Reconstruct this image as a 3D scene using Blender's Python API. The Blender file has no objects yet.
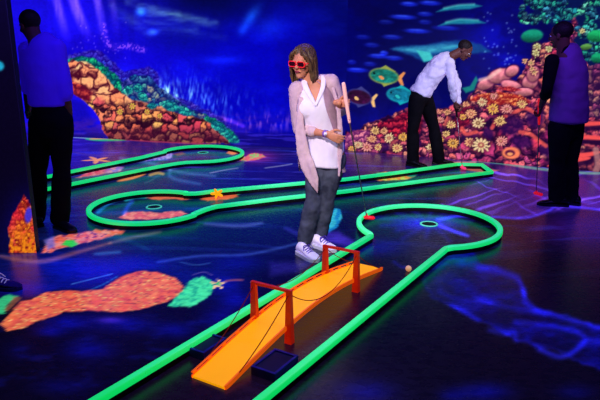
import bpy, bmesh, math, random
import numpy as np
from mathutils import Vector as V, Matrix, noise as mnoise

# ------------------------------------------------------------------ camera, world, lights
SC = bpy.context.scene
COL = SC.collection
F, CAMH = 620.0, 1.7
PITCH = math.atan(170 / F)
cam_d = bpy.data.cameras.new('camera')
cam_d.sensor_width = 36.0
cam_d.lens = 36.0 * F / 600.0
cam_d.clip_start = 0.05
cam = bpy.data.objects.new('camera', cam_d)
cam.location = (0, 0, CAMH)
cam.rotation_euler = (math.pi / 2 - PITCH, 0, 0)
COL.objects.link(cam)
SC.camera = cam
SC.view_settings.view_transform = 'Standard'
SC.view_settings.look = 'None'
SC.view_settings.exposure = 0.0
SC.view_settings.gamma = 1.0
SC.view_settings.use_curve_mapping = False

world = bpy.data.worlds.new('world')
SC.world = world
world.use_nodes = True
world.node_tree.nodes['Background'].inputs[0].default_value = (0.05, 0.04, 0.5, 1)
world.node_tree.nodes['Background'].inputs[1].default_value = 0.03


def light(name, kind, loc, target, energy, color, size=0.5, size_y=None, angle=40, blend=0.5):
    d = bpy.data.lights.new(name, kind)
    d.energy = energy
    d.color = color
    if kind == 'AREA':
        d.shape = 'RECTANGLE'
        d.size = size
        d.size_y = size_y or size
    else:
        d.shadow_soft_size = size
    if kind == 'SPOT':
        d.spot_size = math.radians(angle)
        d.spot_blend = blend
    o = bpy.data.objects.new(name, d)
    o.location = loc
    o.rotation_euler = (V(target) - V(loc)).to_track_quat('-Z', 'Y').to_euler()
    COL.objects.link(o)
    return o


# ceiling blacklight tubes (violet), spots on the woman and the white-shirted man, added fills over the lanes
light('blacklight', 'AREA', (-2.2, 3.9, 2.85), (-2.2, 5.4, 0.9), 40, (0.09, 0.06, 1.0), 1.2, 0.15)
light('blacklight', 'AREA', (2.2, 4.2, 2.85), (2.6, 6.0, 0.9), 34, (0.20, 0.09, 1.0), 1.2, 0.15)
light('blacklight', 'AREA', (0.3, 5.6, 2.85), (0.3, 5.7, 0.0), 20, (0.15, 0.08, 1.0), 1.2, 0.15)
light('overhead_spot', 'SPOT', (-0.7, 1.6, 2.8), (0.18, 4.75, 0.85), 560, (1.0, 0.86, 0.92), 0.12, angle=28, blend=0.6)
light('overhead_spot', 'SPOT', (2.4, 4.9, 2.85), (1.75, 7.9, 1.15), 330, (0.84, 0.80, 1.0), 0.12, angle=30, blend=0.6)
light('overhead_spot', 'SPOT', (0.3, 3.3, 2.85), (0.3, 3.7, 0.0), 95, (0.8, 0.9, 1.0), 0.3, angle=80, blend=0.9)  # added fill, brightens the near rails from above
light('overhead_spot', 'SPOT', (-0.3, 6.9, 2.85), (-0.3, 7.0, 0.0), 70, (0.75, 0.85, 1.0), 0.3, angle=95, blend=0.9)  # second added fill, for the tops of the far rails

# ------------------------------------------------------------------ measuring helpers
CP, SP = math.cos(PITCH), math.sin(PITCH)


def ray(x, y):
    return V((x - 300, F * CP + (200 - y) * SP, -F * SP + (200 - y) * CP))


def G(x, y, z=0.0):
    """the place on the level z that shows at (x, y) of the photograph"""
    d = ray(x, y)
    t = (z - CAMH) / d.z
    return V((d.x * t, d.y * t, z))


def P(x, y, Y):
    """the place at the distance Y that shows at (x, y) of the photograph"""
    d = ray(x, y)
    t = Y / d.y
    return V((d.x * t, Y, CAMH + d.z * t))


def proj(X, Y, Z):
    z = Z - CAMH
    dep = Y * CP - z * SP
    dep = np.maximum(dep, 0.05)
    return 300 + F * X / dep, 200 - F * (Y * SP + z * CP) / dep


# ------------------------------------------------------------------ materials
def lin(c):
    return tuple((v / 12.92 if v <= 0.04045 else ((v + 0.055) / 1.055) ** 2.4) for v in [q / 255 for q in c])


def mat(name, rgb, rough=0.6, spec=0.3, metal=0.0, glow=0.0, glow_rgb=None, var=0.0, vscale=20, rgb2=None, stretch=None, bump=0.0, bscale=60):
    m = bpy.data.materials.new(name)
    m.use_nodes = True
    nt = m.node_tree
    b = nt.nodes['Principled BSDF']
    base = lin(rgb) + (1,)
    b.inputs['Base Color'].default_value = base
    b.inputs['Roughness'].default_value = rough
    b.inputs['Metallic'].default_value = metal
    b.inputs['Specular IOR Level'].default_value = spec
    tc = nt.nodes.new('ShaderNodeTexCoord')
    mp = nt.nodes.new('ShaderNodeMapping')
    nt.links.new(tc.outputs['Object'], mp.inputs[0])
    if stretch:
        mp.inputs['Scale'].default_value = stretch
    if var > 0 or rgb2:
        n = nt.nodes.new('ShaderNodeTexNoise')
        n.inputs['Scale'].default_value = vscale
        n.inputs['Detail'].default_value = 4
        nt.links.new(mp.outputs[0], n.inputs['Vector'])
        r = nt.nodes.new('ShaderNodeValToRGB')
        r.color_ramp.elements[0].position = 0.35
        r.color_ramp.elements[1].position = 0.65
        c2 = lin(rgb2) + (1,) if rgb2 else tuple(v * (1 - var) for v in base[:3]) + (1,)
        r.color_ramp.elements[0].color = c2
        r.color_ramp.elements[1].color = base
        nt.links.new(n.outputs['Fac'], r.inputs['Fac'])
        nt.links.new(r.outputs['Color'], b.inputs['Base Color'])
        if glow > 0 and glow_rgb is None:
            nt.links.new(r.outputs['Color'], b.inputs['Emission Color'])
    if bump > 0:
        n2 = nt.nodes.new('ShaderNodeTexNoise')
        n2.inputs['Scale'].default_value = bscale
        nt.links.new(mp.outputs[0], n2.inputs['Vector'])
        bp = nt.nodes.new('ShaderNodeBump')
        bp.inputs['Strength'].default_value = bump
        bp.inputs['Distance'].default_value = 0.01
        nt.links.new(n2.outputs['Fac'], bp.inputs['Height'])
        nt.links.new(bp.outputs[0], b.inputs['Normal'])
    if glow > 0:   # fluorescent paint and cloth give off visible light under the blacklights
        if glow_rgb is not None or not (var > 0 or rgb2):
            b.inputs['Emission Color'].default_value = lin(glow_rgb or rgb) + (1,)
        b.inputs['Emission Strength'].default_value = glow
    return m


def paint_mat(name, base_k, glow, rough, spec, bump=0.0, grain=0.0, gscale=(40, 40, 40)):
    """painted surface: the colours of the painting are stored on its mesh; the fluorescent colours glow"""
    m = bpy.data.materials.new(name)
    m.use_nodes = True
    nt = m.node_tree
    b = nt.nodes['Principled BSDF']
    a = nt.nodes.new('ShaderNodeAttribute')
    a.attribute_name = 'paint'
    tc = nt.nodes.new('ShaderNodeTexCoord')
    mp = nt.nodes.new('ShaderNodeMapping')
    mp.inputs['Scale'].default_value = gscale
    nt.links.new(tc.outputs['Object'], mp.inputs[0])
    n = nt.nodes.new('ShaderNodeTexNoise')
    n.inputs['Scale'].default_value = 1.0
    n.inputs['Detail'].default_value = 5
    nt.links.new(mp.outputs[0], n.inputs['Vector'])
    mr = nt.nodes.new('ShaderNodeMapRange')
    mr.inputs['From Min'].default_value = 0.3
    mr.inputs['From Max'].default_value = 0.7
    mr.inputs['To Min'].default_value = 1 - grain
    mr.inputs['To Max'].default_value = 1 + grain
    nt.links.new(n.outputs['Fac'], mr.inputs['Value'])
    vm = nt.nodes.new('ShaderNodeVectorMath')
    vm.operation = 'SCALE'
    nt.links.new(a.outputs['Color'], vm.inputs[0])
    nt.links.new(mr.outputs[0], vm.inputs['Scale'])
    vb = nt.nodes.new('ShaderNodeVectorMath')
    vb.operation = 'SCALE'
    nt.links.new(vm.outputs[0], vb.inputs[0])
    vb.inputs['Scale'].default_value = base_k
    nt.links.new(vb.outputs[0], b.inputs['Base Color'])
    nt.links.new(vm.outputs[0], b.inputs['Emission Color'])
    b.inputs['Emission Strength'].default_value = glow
    mr2 = nt.nodes.new('ShaderNodeMapRange')
    mr2.inputs['To Min'].default_value = rough * 0.75
    mr2.inputs['To Max'].default_value = rough * 1.3
    nt.links.new(n.outputs['Fac'], mr2.inputs['Value'])
    nt.links.new(mr2.outputs[0], b.inputs['Roughness'])
    b.inputs['Specular IOR Level'].default_value = spec
    if bump:
        bp = nt.nodes.new('ShaderNodeBump')
        bp.inputs['Strength'].default_value = bump
        bp.inputs['Distance'].default_value = 0.01
        nt.links.new(n.outputs['Fac'], bp.inputs['Height'])
        nt.links.new(bp.outputs[0], b.inputs['Normal'])
    return m


# ------------------------------------------------------------------ object helpers
def empty(name, loc, label, cat, group=None, rz=0.0):
    o = bpy.data.objects.new(name, None)
    o.empty_display_size = 0.1
    o.location = loc
    o.rotation_euler = (0, 0, rz)
    COL.objects.link(o)
    o['label'] = label
    o['category'] = cat
    if group:
        o['group'] = group
    return o


def obj(name, bm, m, parent=None, smooth=True, world=True, label=None):
    """links a bmesh (world coordinates) as one mesh object, under its thing if given"""
    me = bpy.data.meshes.new(name)
    bmesh.ops.recalc_face_normals(bm, faces=bm.faces[:])
    bm.to_mesh(me)
    bm.free()
    if world:
        if parent is not None:
            org = root_loc(parent)
            me.transform(Matrix.Translation(-org))
    for p in me.polygons:
        p.use_smooth = smooth
    me.materials.append(m)
    o = bpy.data.objects.new(name, me)
    COL.objects.link(o)
    if parent is not None:
        o.parent = parent
    if label:
        o['label'] = label
    return o


def root_loc(o):
    l = V((0, 0, 0))
    while o is not None:
        l += V(o.location)
        o = o.parent
    return l


def structure(o):
    o['kind'] = 'structure'
    return o


def catmull(pts, sub):
    """smooth resampling of rows of numbers"""
    A = [np.array(p, float) for p in pts]
    if len(A) < 3 or sub <= 1:
        return A
    out = []
    for i in range(len(A) - 1):
        p0 = A[i - 1] if i > 0 else 2 * A[0] - A[1]
        p1, p2 = A[i], A[i + 1]
        p3 = A[i + 2] if i + 2 < len(A) else 2 * A[-1] - A[-2]
        for k in range(sub):
            t = k / sub
            out.append(0.5 * (2 * p1 + (p2 - p0) * t + (2 * p0 - 5 * p1 + 4 * p2 - p3) * t * t + (3 * p1 - p0 - 3 * p2 + p3) * t ** 3))
    out.append(A[-1])
    return out


def tube(bm, pts, rad, side=None, n=14, sub=3, cap=True, capr=9.0):
    """a tapering limb: pts world points, rad a number or (across, deep) for each point, side the across direction"""
    rows = []
    for i, p in enumerate(pts):
        r = rad[i] if isinstance(rad, (list, tuple)) else rad
        if not isinstance(r, (list, tuple)):
            r = (r, r)
        s = side[i] if isinstance(side, list) else side
        if s is None:
            s = V((0, 0, 0))
        rows.append(list(p) + list(r) + list(s))
    R = catmull(rows, sub)
    R = [r for r in R]
    C = [V(r[:3]) for r in R]
    n_ = len(C)
    rings = []
    ref = None
    T = []
    for i in range(n_):
        t = C[min(i + 1, n_ - 1)] - C[max(i - 1, 0)]
        T.append(t.normalized())
    fr = []
    for i in range(n_):
        t = T[i]
        s = V(R[i][5:8])
        if s.length < 1e-6:
            if ref is None:
                s = t.orthogonal()
            else:
                s = ref
        s = (s - t * s.dot(t))
        if s.length < 1e-6:
            s = t.orthogonal()
        s.normalize()
        ref = s
        fr.append((s, t.cross(s).normalized()))

    def ring(c, s, u, a, b):
        vs = []
        for k in range(n):
            th = 2 * math.pi * k / n
            vs.append(bm.verts.new(c + s * (a * math.cos(th)) + u * (b * math.sin(th))))
        return vs
    if cap:
        a, b = R[0][3], R[0][4]
        m_ = min(a, b, capr)
        for q in (80, 50, 22):
            w = math.cos(math.radians(q))
            rings.append(ring(C[0] - T[0] * m_ * math.sin(math.radians(q)), *fr[0], a * w, b * w))
    for i in range(n_):
        rings.append(ring(C[i], *fr[i], max(R[i][3], 1e-4), max(R[i][4], 1e-4)))
    if cap:
        a, b = R[-1][3], R[-1][4]
        m_ = min(a, b, capr)
        for q in (22, 50, 80):
            w = math.cos(math.radians(q))
            rings.append(ring(C[-1] + T[-1] * m_ * math.sin(math.radians(q)), *fr[-1], a * w, b * w))
    for a, b in zip(rings[:-1], rings[1:]):
        for k in range(n):
            bm.faces.new((a[k], a[(k + 1) % n], b[(k + 1) % n], b[k]))
    bm.faces.new(rings[0][::-1])
    bm.faces.new(rings[-1])
    return bm


def ellipsoid(bm, c, r, R=None, u=16, v=10):
    M = Matrix.Translation(V(c)) @ ((R.to_4x4()) if R is not None else Matrix.Identity(4)) @ Matrix.Diagonal((r[0], r[1], r[2], 1))
    bmesh.ops.create_uvsphere(bm, u_segments=u, v_segments=v, radius=1, matrix=M)
    return bm


def box(bm, c, size, R=None, bev=0.0, seg=2):
    M = Matrix.Translation(V(c)) @ ((R.to_4x4()) if R is not None else Matrix.Identity(4)) @ Matrix.Diagonal((size[0], size[1], size[2], 1))
    g = bmesh.ops.create_cube(bm, size=1, matrix=M)
    if bev:
        es = list({e for v in g['verts'] for e in v.link_edges})
        bmesh.ops.bevel(bm, geom=es, offset=bev, segments=seg, affect='EDGES')
    return bm


def frame(fwd, up=V((0, 0, 1))):
    """columns: across, forward, up"""
    f = V(fwd).normalized()
    r = f.cross(V(up)).normalized()
    u = r.cross(f)
    return Matrix((r, f, u)).transposed()


def remeshed(o, voxel, smooth=4, wrinkle=0.0, wscale=14, stretch=(1, 1, 1), passes=1):
    """fuses the overlapping shapes of a mesh into one continuous skin"""
    m = o.modifiers.new('fuse', 'REMESH')
    m.mode = 'VOXEL'
    m.voxel_size = voxel
    s = o.modifiers.new('soften', 'SMOOTH')
    s.factor = 0.5
    s.iterations = smooth
    dg = bpy.context.evaluated_depsgraph_get()
    me = bpy.data.meshes.new_from_object(o.evaluated_get(dg))
    o.modifiers.clear()
    old = o.data
    o.data = me
    if not me.materials:
        me.materials.append(old.materials[0])
    if wrinkle:
        no = [v.normal.copy() for v in me.vertices]
        for v, n_ in zip(me.vertices, no):
            q = V((v.co.x * stretch[0], v.co.y * stretch[1], v.co.z * stretch[2])) * wscale
            w = mnoise.noise(q) + 0.5 * mnoise.noise(q * 2.1 + V((5, 3, 1)))
            v.co += n_ * (w * wrinkle)
    for p in me.polygons:
        p.use_smooth = True
    return o


# ------------------------------------------------------------------ painting helpers (numpy)
def hsh(ix, iy, seed):
    n = (ix.astype(np.int64) * 374761393 + iy.astype(np.int64) * 668265263 + seed * 1274126177) & 0x7fffffff
    n = ((n ^ (n >> 13)) * 1274126177) & 0x7fffffff
    n = (n ^ (n >> 16)) & 0xffff
    return n / 65535.0


def vn(x, y, seed=0):
    ix, iy = np.floor(x), np.floor(y)
    fx, fy = x - ix, y - iy
    fx, fy = fx * fx * (3 - 2 * fx), fy * fy * (3 - 2 * fy)
    a, b = hsh(ix, iy, seed), hsh(ix + 1, iy, seed)
    c, d = hsh(ix, iy + 1, seed), hsh(ix + 1, iy + 1, seed)
    return (a * (1 - fx) + b * fx) * (1 - fy) + (c * (1 - fx) + d * fx) * fy


def fbm(x, y, seed=0, o=4):
    s, a, t = 0, 0.5, 0
    for k in range(o):
        s = s + a * vn(x * 2 ** k, y * 2 ** k, seed + k * 17)
        t += a
        a *= 0.55
    return s / t


def sst(a, b, x):
    t = np.clip((x - a) / (b - a), 0, 1)
    return t * t * (3 - 2 * t)


def voro(x, y, seed=0):
    ix, iy = np.floor(x), np.floor(y)
    f1 = np.full(x.shape, 9.0)
    f2 = np.full(x.shape, 9.0)
    cid = np.zeros(x.shape)
    dy = np.zeros(x.shape)
    dx = np.zeros(x.shape)
    for i in (-1, 0, 1):
        for j in (-1, 0, 1):
            cx, cy = ix + i, iy + j
            px = cx + 0.15 + 0.7 * hsh(cx, cy, seed)
            py = cy + 0.15 + 0.7 * hsh(cx, cy, seed + 7)
            d = np.hypot(px - x, py - y)
            closer = d < f1
            f2 = np.where(closer, f1, np.minimum(f2, d))
            cid = np.where(closer, hsh(cx, cy, seed + 3), cid)
            dy = np.where(closer, py - y, dy)
            dx = np.where(closer, px - x, dx)
            f1 = np.where(closer, d, f1)
    return f1, f2, cid, dx, dy


class Canvas:
    def __init__(self, x, y, base, wx=None, wy=None):
        self.x, self.y = x, y
        self.wx, self.wy = (x, y) if wx is None else (wx, wy)
        self.C = np.zeros(x.shape + (3,)) + np.array(base) / 255.0

    def over(self, m, c):
        c = np.array(c) / 255.0 if not isinstance(c, np.ndarray) else c
        m = np.clip(m, 0, 1)[..., None]
        self.C = self.C * (1 - m) + c * m

    def add(self, m, c):
        self.C = self.C + np.clip(m, 0, None)[..., None] * (np.array(c) / 255.0)

    def warp(self, amp, sc, seed):
        return (self.x + amp * (fbm(self.x / sc, self.y / sc, seed, 3) - 0.5) * 2,
                self.y + amp * (fbm(self.x / sc, self.y / sc, seed + 50, 3) - 0.5) * 2)

    def poly(self, pts, soft=1.0, w=0.0, wsc=8, seed=1):
        """inside mask of a polygon with soft, wavering edges"""
        x, y = self.warp(w, wsc, seed) if w else (self.x, self.y)
        d = np.full(x.shape, 1e9)
        ins = np.zeros(x.shape, bool)
        n = len(pts)
        for i in range(n):
            (x0, y0), (x1, y1) = pts[i], pts[(i + 1) % n]
            ex, ey = x1 - x0, y1 - y0
            t = np.clip(((x - x0) * ex + (y - y0) * ey) / (ex * ex + ey * ey + 1e-9), 0, 1)
            d = np.minimum(d, np.hypot(x - x0 - t * ex, y - y0 - t * ey))
            c = ((y0 <= y) != (y1 <= y))
            if y1 != y0:
                ins ^= c & (x < (x1 - x0) * (y - y0) / (y1 - y0) + x0)
        sd = np.where(ins, -d, d)
        return sst(soft, -soft, sd)

    def line(self, pts, w, soft=1.0, fade=False):
        d = np.full(self.x.shape, 1e9)
        n = len(pts) - 1
        P_ = catmull(pts, 5) if n > 1 else [np.array(p, float) for p in pts]
        for i in range(len(P_) - 1):
            x0, y0 = P_[i][:2]
            x1, y1 = P_[i + 1][:2]
            ex, ey = x1 - x0, y1 - y0
            t = np.clip(((self.x - x0) * ex + (self.y - y0) * ey) / (ex * ex + ey * ey + 1e-9), 0, 1)
            ww = w
            if fade:
                f = (i + t) / (len(P_) - 1)
                ww = w * np.sqrt(np.clip(4 * f * (1 - f), 0.02, 1))
            d = np.minimum(d, np.hypot(self.x - x0 - t * ex, self.y - y0 - t * ey) - ww)
        return sst(soft, -soft * 0.3, d)

    def ell(self, cx, cy, rx, ry, ang=0, soft=0.15):
        a = math.radians(ang)
        dx, dy = self.x - cx, self.y - cy
        u = (dx * math.cos(a) + dy * math.sin(a)) / rx
        v = (-dx * math.sin(a) + dy * math.cos(a)) / ry
        return sst(1 + soft, 1 - soft, np.hypot(u, v))

    def glow(self, cx, cy, rx, ry, c, k=1.0, ang=0):
        a = math.radians(ang)
        dx, dy = self.x - cx, self.y - cy
        u = (dx * math.cos(a) + dy * math.sin(a)) / rx
        v = (-dx * math.sin(a) + dy * math.cos(a)) / ry
        m = np.exp(-(u * u + v * v))
        self.add(m * k, c)

    def rocks(self, mask, size, pal, dark, seed, contrast=1.0, light=(0.0, 1.0), ysq=1.0, detail=0.35):
        """painted coral boulders: bright faces, dark crevices"""
        x, y = self.warp(size * 0.75, size * 0.9, seed)
        f1, f2, cid, dx, dy = voro(x / size, y / size / ysq, seed)
        g1, g2, cj, _, ey = voro(x / size * 2.3 + 5, y / size * 2.3, seed + 9)
        e = sst(-0.06, 0.38, f2 - f1) * (.72 + .28 * sst(0, .4, g2 - g1))
        e = e * np.clip(.25 + 1.5 * fbm(self.x / size / 1.7, self.y / size / 1.7, seed + 21, 3), .3, 1.15)
        lt = np.clip(0.60 + 1.35 * (dy * light[1] + dx * light[0]) + .35 * ey, 0.04, 1.3)
        tx = 1 - detail + detail * 2 * (fbm(self.x / (size * .22), self.y / (size * .22), seed + 5, 3) - .25)
        k = np.clip(e * lt * tx * contrast, 0, 1.1)
        pal = np.array(pal) / 255.0
        f = cid * (len(pal) - 1)
        i = np.clip(f.astype(int), 0, len(pal) - 2)
        w = (f - i)[..., None]
        col = pal[i] * (1 - w) + pal[i + 1] * w
        dk = np.array(dark) / 255.0
        self.over(mask, dk * (1 - k[..., None]) + col * k[..., None])

    def flower(self, cx, cy, r, seed=0, c=(255, 210, 150), core=(190, 90, 60), n=11, ysq=1.0):
        dx, dy = self.x - cx, (self.y - cy) / ysq
        d = np.hypot(dx, dy) / r
        th = np.arctan2(dy, dx)
        pt = 0.5 + 0.5 * np.cos(n * th + seed)
        m = sst(1.0, 0.8, d / (0.66 + 0.36 * pt) + .5 * (vn(self.x / 1.2, self.y / 1.2, 77) - .5))
        sh = 0.72 + 0.28 * pt
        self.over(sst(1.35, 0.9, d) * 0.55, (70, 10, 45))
        self.over(m, np.array(c) / 255.0 * sh[..., None])
        self.over(sst(0.42, 0.25, d) * 0.8, core)
        self.over(sst(0.2, 0.1, d) * 0.7, (250, 220, 150))

    def fish(self, cx, cy, L, hgt, ang, body, edge, tailc, flip=1, fin=True):
        """painted fish looking towards -x when flip = 1"""
        a = math.radians(ang)
        ca, sa = math.cos(a), math.sin(a)

        def T(u, v):
            u *= flip
            return (cx + (u * ca - v * sa), cy + (u * sa + v * ca))
        tail = [T(L * .42, 0), T(L * .62, -hgt * .42), T(L * .7, -hgt * .38), T(L * .6, 0), T(L * .7, hgt * .42), T(L * .6, hgt * .42)]
        self.over(self.poly(tail, 0.6), tailc)
        if fin:
            self.over(self.poly([T(-L * .2, -hgt * .4), T(0, -hgt * .68), T(L * .36, -hgt * .38), T(L * .3, -hgt * .2)], 0.6), edge)
            self.over(self.poly([T(-L * .1, hgt * .4), T(L * .05, hgt * .66), T(L * .3, hgt * .4), T(L * .3, hgt * .2)], 0.6), edge)
        m = self.ell(cx, cy, L * .5, hgt * .5, ang, 0.12)
        self.over(m, edge)
        m2 = self.ell(cx, cy, L * .465, hgt * .43, ang, 0.15)
        st = .45 + .8 * fbm(self.x / 3.5, self.y / 1.6, 4) * (.8 + .4 * sst(-hgt * .3, hgt * .4, self.y - cy))
        self.over(m2, np.array(body) / 255.0 * st[..., None])
        hx, hy = T(-L * .34, -hgt * .08)
        self.over(self.ell(hx, hy, max(0.9, L * .035), max(0.9, L * .035)), (5, 5, 20))
        fx, fy = T(-L * .08, hgt * .12)
        self.over(self.ell(fx, fy, L * .1, hgt * .09, ang + 25), tailc)

    def grass(self, cx, cy, r, ry, c, seed, k=1.0, lean=0.15):
        m = np.exp(-((self.x - cx) / r) ** 2 - ((self.y - cy) / ry) ** 2)
        s = vn((self.x + lean * self.y) / 1.4, self.y / 9, seed) * vn((self.x - lean * self.y) / 2.2, self.y / 6, seed + 3)
        self.add(m * sst(0.12, 0.6, s) * k, c)


def painted_slab(name, org, u, v, nrm_depth, us, vs, fn, m):
    """a slab whose front is a fine grid carrying the painting, with plain sides and back"""
    org, u, v = V(org), V(u).normalized(), V(v).normalized()
    US, VS = np.meshgrid(us, vs)
    X = org.x + u.x * US + v.x * VS
    Y = org.y + u.y * US + v.y * VS
    Z = org.z + u.z * US + v.z * VS
    nu, nv = len(us), len(vs)
    col = fn(X, Y, Z, US, VS)
    col = np.clip(col, 0, 1)
    colL = np.where(col <= 0.04045, col / 12.92, ((col + 0.055) / 1.055) ** 2.4)
    co = np.stack([X, Y, Z], -1).reshape(-1, 3)
    D = np.array(V(nrm_depth))
    corners = [0, nu - 1, nu * nv - 1, nu * (nv - 1)]
    back = co[corners] + D
    ring_ = list(range(0, nu)) + list(range(2 * nu - 1, nu * nv, nu)) + list(range(nu * nv - 2, nu * (nv - 1) - 1, -1)) + list(range(nu * (nv - 2), 0, -nu))
    allco = np.concatenate([co, back, co[ring_]])
    i = np.arange(nu - 1)[None, :] + nu * np.arange(nv - 1)[:, None]
    quads = np.stack([i, i + 1, i + 1 + nu, i + nu], -1).reshape(-1, 4)
    b0 = nu * nv
    bot = list(range(0, nu))
    top = list(range(nu * (nv - 1), nu * nv))
    lef = list(range(0, nu * nv, nu))
    rig = list(range(nu - 1, nu * nv, nu))
    dup_ = {q: b0 + 4 + k for k, q in enumerate(ring_)}
    bot, top, lef, rig = [[dup_[q] for q in w_] for w_ in (bot, top, lef, rig)]
    polys = [(b0 + 3, b0 + 2, b0 + 1, b0)]
    polys.append(tuple([b0, b0 + 1] + bot[::-1]))
    polys.append(tuple([b0 + 2, b0 + 3] + top))
    polys.append(tuple([b0 + 3, b0] + lef))
    polys.append(tuple([b0 + 1, b0 + 2] + rig[::-1]))
    me = bpy.data.meshes.new(name)
    nl = quads.size + sum(len(p) for p in polys)
    me.vertices.add(len(allco))
    me.vertices.foreach_set('co', allco.ravel())
    loops = np.concatenate([quads.ravel()] + [np.array(p) for p in polys])
    starts = list(range(0, quads.size, 4))
    s = quads.size
    for p in polys:
        starts.append(s)
        s += len(p)
    me.loops.add(nl)
    me.loops.foreach_set('vertex_index', loops.astype(np.int32))
    me.polygons.add(len(starts))
    me.polygons.foreach_set('loop_start', np.array(starts, np.int32))
    me.update(calc_edges=True)
    at = me.color_attributes.new('paint', 'FLOAT_COLOR', 'POINT')
    cc = np.ones((len(allco), 4))
    cc[:, :3] = (0.0015, 0.001, 0.006)
    cc[:nu * nv, :3] = colL.reshape(-1, 3)
    at.data.foreach_set('color', cc.ravel())
    me.materials.append(m)
    me.validate()
    o = bpy.data.objects.new(name, me)
    COL.objects.link(o)
    return structure(o)


# ------------------------------------------------------------------ the murals
def paint_back(X, Y, Z, U, W):
    x, y = proj(X, Y, Z)
    c = Canvas(x, y, (4, 2, 186))
    # water: brighter violet blue at the pillar, darker towards the far corner and the top
    c.over(sst(250, 60, x), (24, 8, 236))
    c.over(sst(270, 350, x), (3, 3, 100))
    c.add(sst(0.35, 0.8, fbm(x / 40, y / 25, 2)) * 0.6, (5, 14, 60))
    c.over(sst(0.45, 0.75, fbm(x / 22, y / 60, 8)) * 0.3, (10, 4, 110))
    c.over(np.exp(-((x - 205) / 62) ** 2 - ((y + 4) / 30) ** 2) * .9, (3, 6, 58))
    c.over(sst(40, -10, y) * sst(190, 250, x) * .5, (2, 8, 80))
    c.over(np.exp(-((x - 118) / 22) ** 2 - ((y + 6) / 26) ** 2) * 0.6, (8, 8, 90))
    c.over(np.exp(-((x - 180) / 40) ** 2 - ((y - 38) / 14) ** 2) * 0.45, (8, 16, 120))
    # streaks of surface light
    for i, (x0, y0, x1, y1, w, k) in enumerate([(140, 8, 205, 20, 1.4, .6), (150, 14, 215, 24, 1.8, .7), (128, 2, 178, 14, 1.6, .5), (146, 22, 196, 30, 1.2, .45),
                                               (160, 30, 225, 38, 1.0, .25), (120, 16, 150, 34, 1.6, .4), (112, 6, 140, 22, 1.2, .35)]):
        c.add(c.line([(x0, y0), (x1, y1)], w, 5) * k * .6 * (0.2 + 1.0 * vn(x / 9, y / 2, i)), (80, 130, 50))
    c.glow(141, 12, 5, 4, (60, 190, 220), .7)
    c.glow(153, 32, 5, 3, (60, 140, 240), .7)
    c.glow(251, 17, 5, 12, (20, 110, 170), .55, 35)
    c.glow(243, 30, 4, 6, (20, 90, 160), .4, 35)
    c.glow(270, 28, 14, 10, (10, 60, 130), .35)
    c.glow(222, 60, 22, 4, (20, 60, 160), .35)
    c.over(c.poly([(60, 94), (84, 102), (104, 140), (50, 140)], 5) * .6, (14, 8, 150))
    # soft violet rays falling from above
    for x0, x1, x2, k, w in [(54, 60, 67, .8, 2.2), (70, 78, 89, 1.0, 3.0), (94, 100, 103, .75, 1.8), (110, 114, 118, .35, 1.5), (20, 24, 32, .5, 5)]:
        c.add(c.line([(x0, -12), (x1, 14), (x2, 40)], w, 4.5) * k * sst(46, 4, y) * (0.7 + .5 * vn(x / 2, y / 12, 5)), (100, 70, 90))
    pts = [(103, 26), (107, 42), (114, 47), (128, 46), (143, 50)]
    c.add(c.line(pts, 1.2, 4) * (0.3 + 1.0 * (vn(x / 1.6, y / 1.6, 9) > .55)) * .8, (110, 60, 60))
    for i in range(20):
        r = random.Random(i)
        bx, by = r.uniform(66, 128), r.uniform(22, 60)
        c.add(c.ell(bx, by, .7, .8, 0, .6) * .45, (110, 90, 60))
    # violet haze plants over the sea floor
    c.grass(170, 92, 36, 15, (80, 150, 90), 3, 1.0)
    c.grass(163, 92, 14, 10, (120, 190, 60), 13, 1.2)
    c.grass(178, 97, 20, 8, (110, 170, 60), 15, 1.1)
    c.grass(215, 104, 34, 12, (50, 90, 60), 4, 1.0)
    c.over(sst(112, 122, y + 0.02 * (x - 200)) * sst(330, 180, x) * .55 * sst(.3, .6, fbm(x / 10, y / 3, 6)), (75, 30, 160))
    c.grass(262, 122, 45, 9, (70, 40, 20), 5, 1.4)
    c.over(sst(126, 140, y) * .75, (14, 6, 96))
    c.add(c.line([(205, 116), (228, 120), (243, 126)], 1, 2.5) * .8, (90, 40, 60))
    c.add(sst(128, 136, y) * sst(.5, .75, vn(x / 16, y / 1.5, 8)) * .4, (60, 50, 120))
    # mauve and white rims behind the reef
    rim = [(66, 60), (70, 54), (82, 52), (98, 50), (112, 60), (124, 72), (150, 66), (158, 74), (160, 90), (196, 104), (222, 118), (236, 132), (232, 142), (150, 140), (110, 110), (80, 80), (68, 74)]
    c.rocks(c.poly(rim, 1.5, 2, 6, 3) * .9, 6, [(95, 60, 220), (60, 80, 230), (140, 110, 240)], (25, 5, 130), 5)
    # green band
    gb = [(66, 60), (78, 57), (92, 57), (104, 64), (116, 75), (126, 86), (138, 84), (152, 96), (164, 99), (186, 110), (204, 114), (222, 122), (238, 136), (240, 143), (150, 141), (110, 112), (80, 82), (68, 76)]
    c.rocks(c.poly(gb, 1, 2.2, 5, 7), 6.5, [(20, 190, 130), (40, 235, 140), (20, 150, 160), (60, 210, 190)], (0, 60, 80), 11)
    # blue and mixed mass in the saddle
    sd = [(120, 84), (134, 74), (150, 76), (160, 88), (190, 108), (206, 116), (200, 126), (150, 116), (130, 108)]
    c.rocks(c.poly(sd, 1, 2, 6, 9), 7, [(30, 160, 190), (120, 90, 210), (60, 220, 190), (200, 190, 150), (20, 120, 200)], (10, 20, 100), 14)
    # orange boulders
    ob = [(64, 64), (74, 60), (86, 62), (98, 69), (108, 80), (118, 90), (128, 98), (146, 104), (164, 107), (182, 115), (203, 119), (216, 128), (229, 143), (150, 145),
          (108, 140), (103, 128), (95, 112), (84, 100), (72, 94), (60, 92)]
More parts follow.
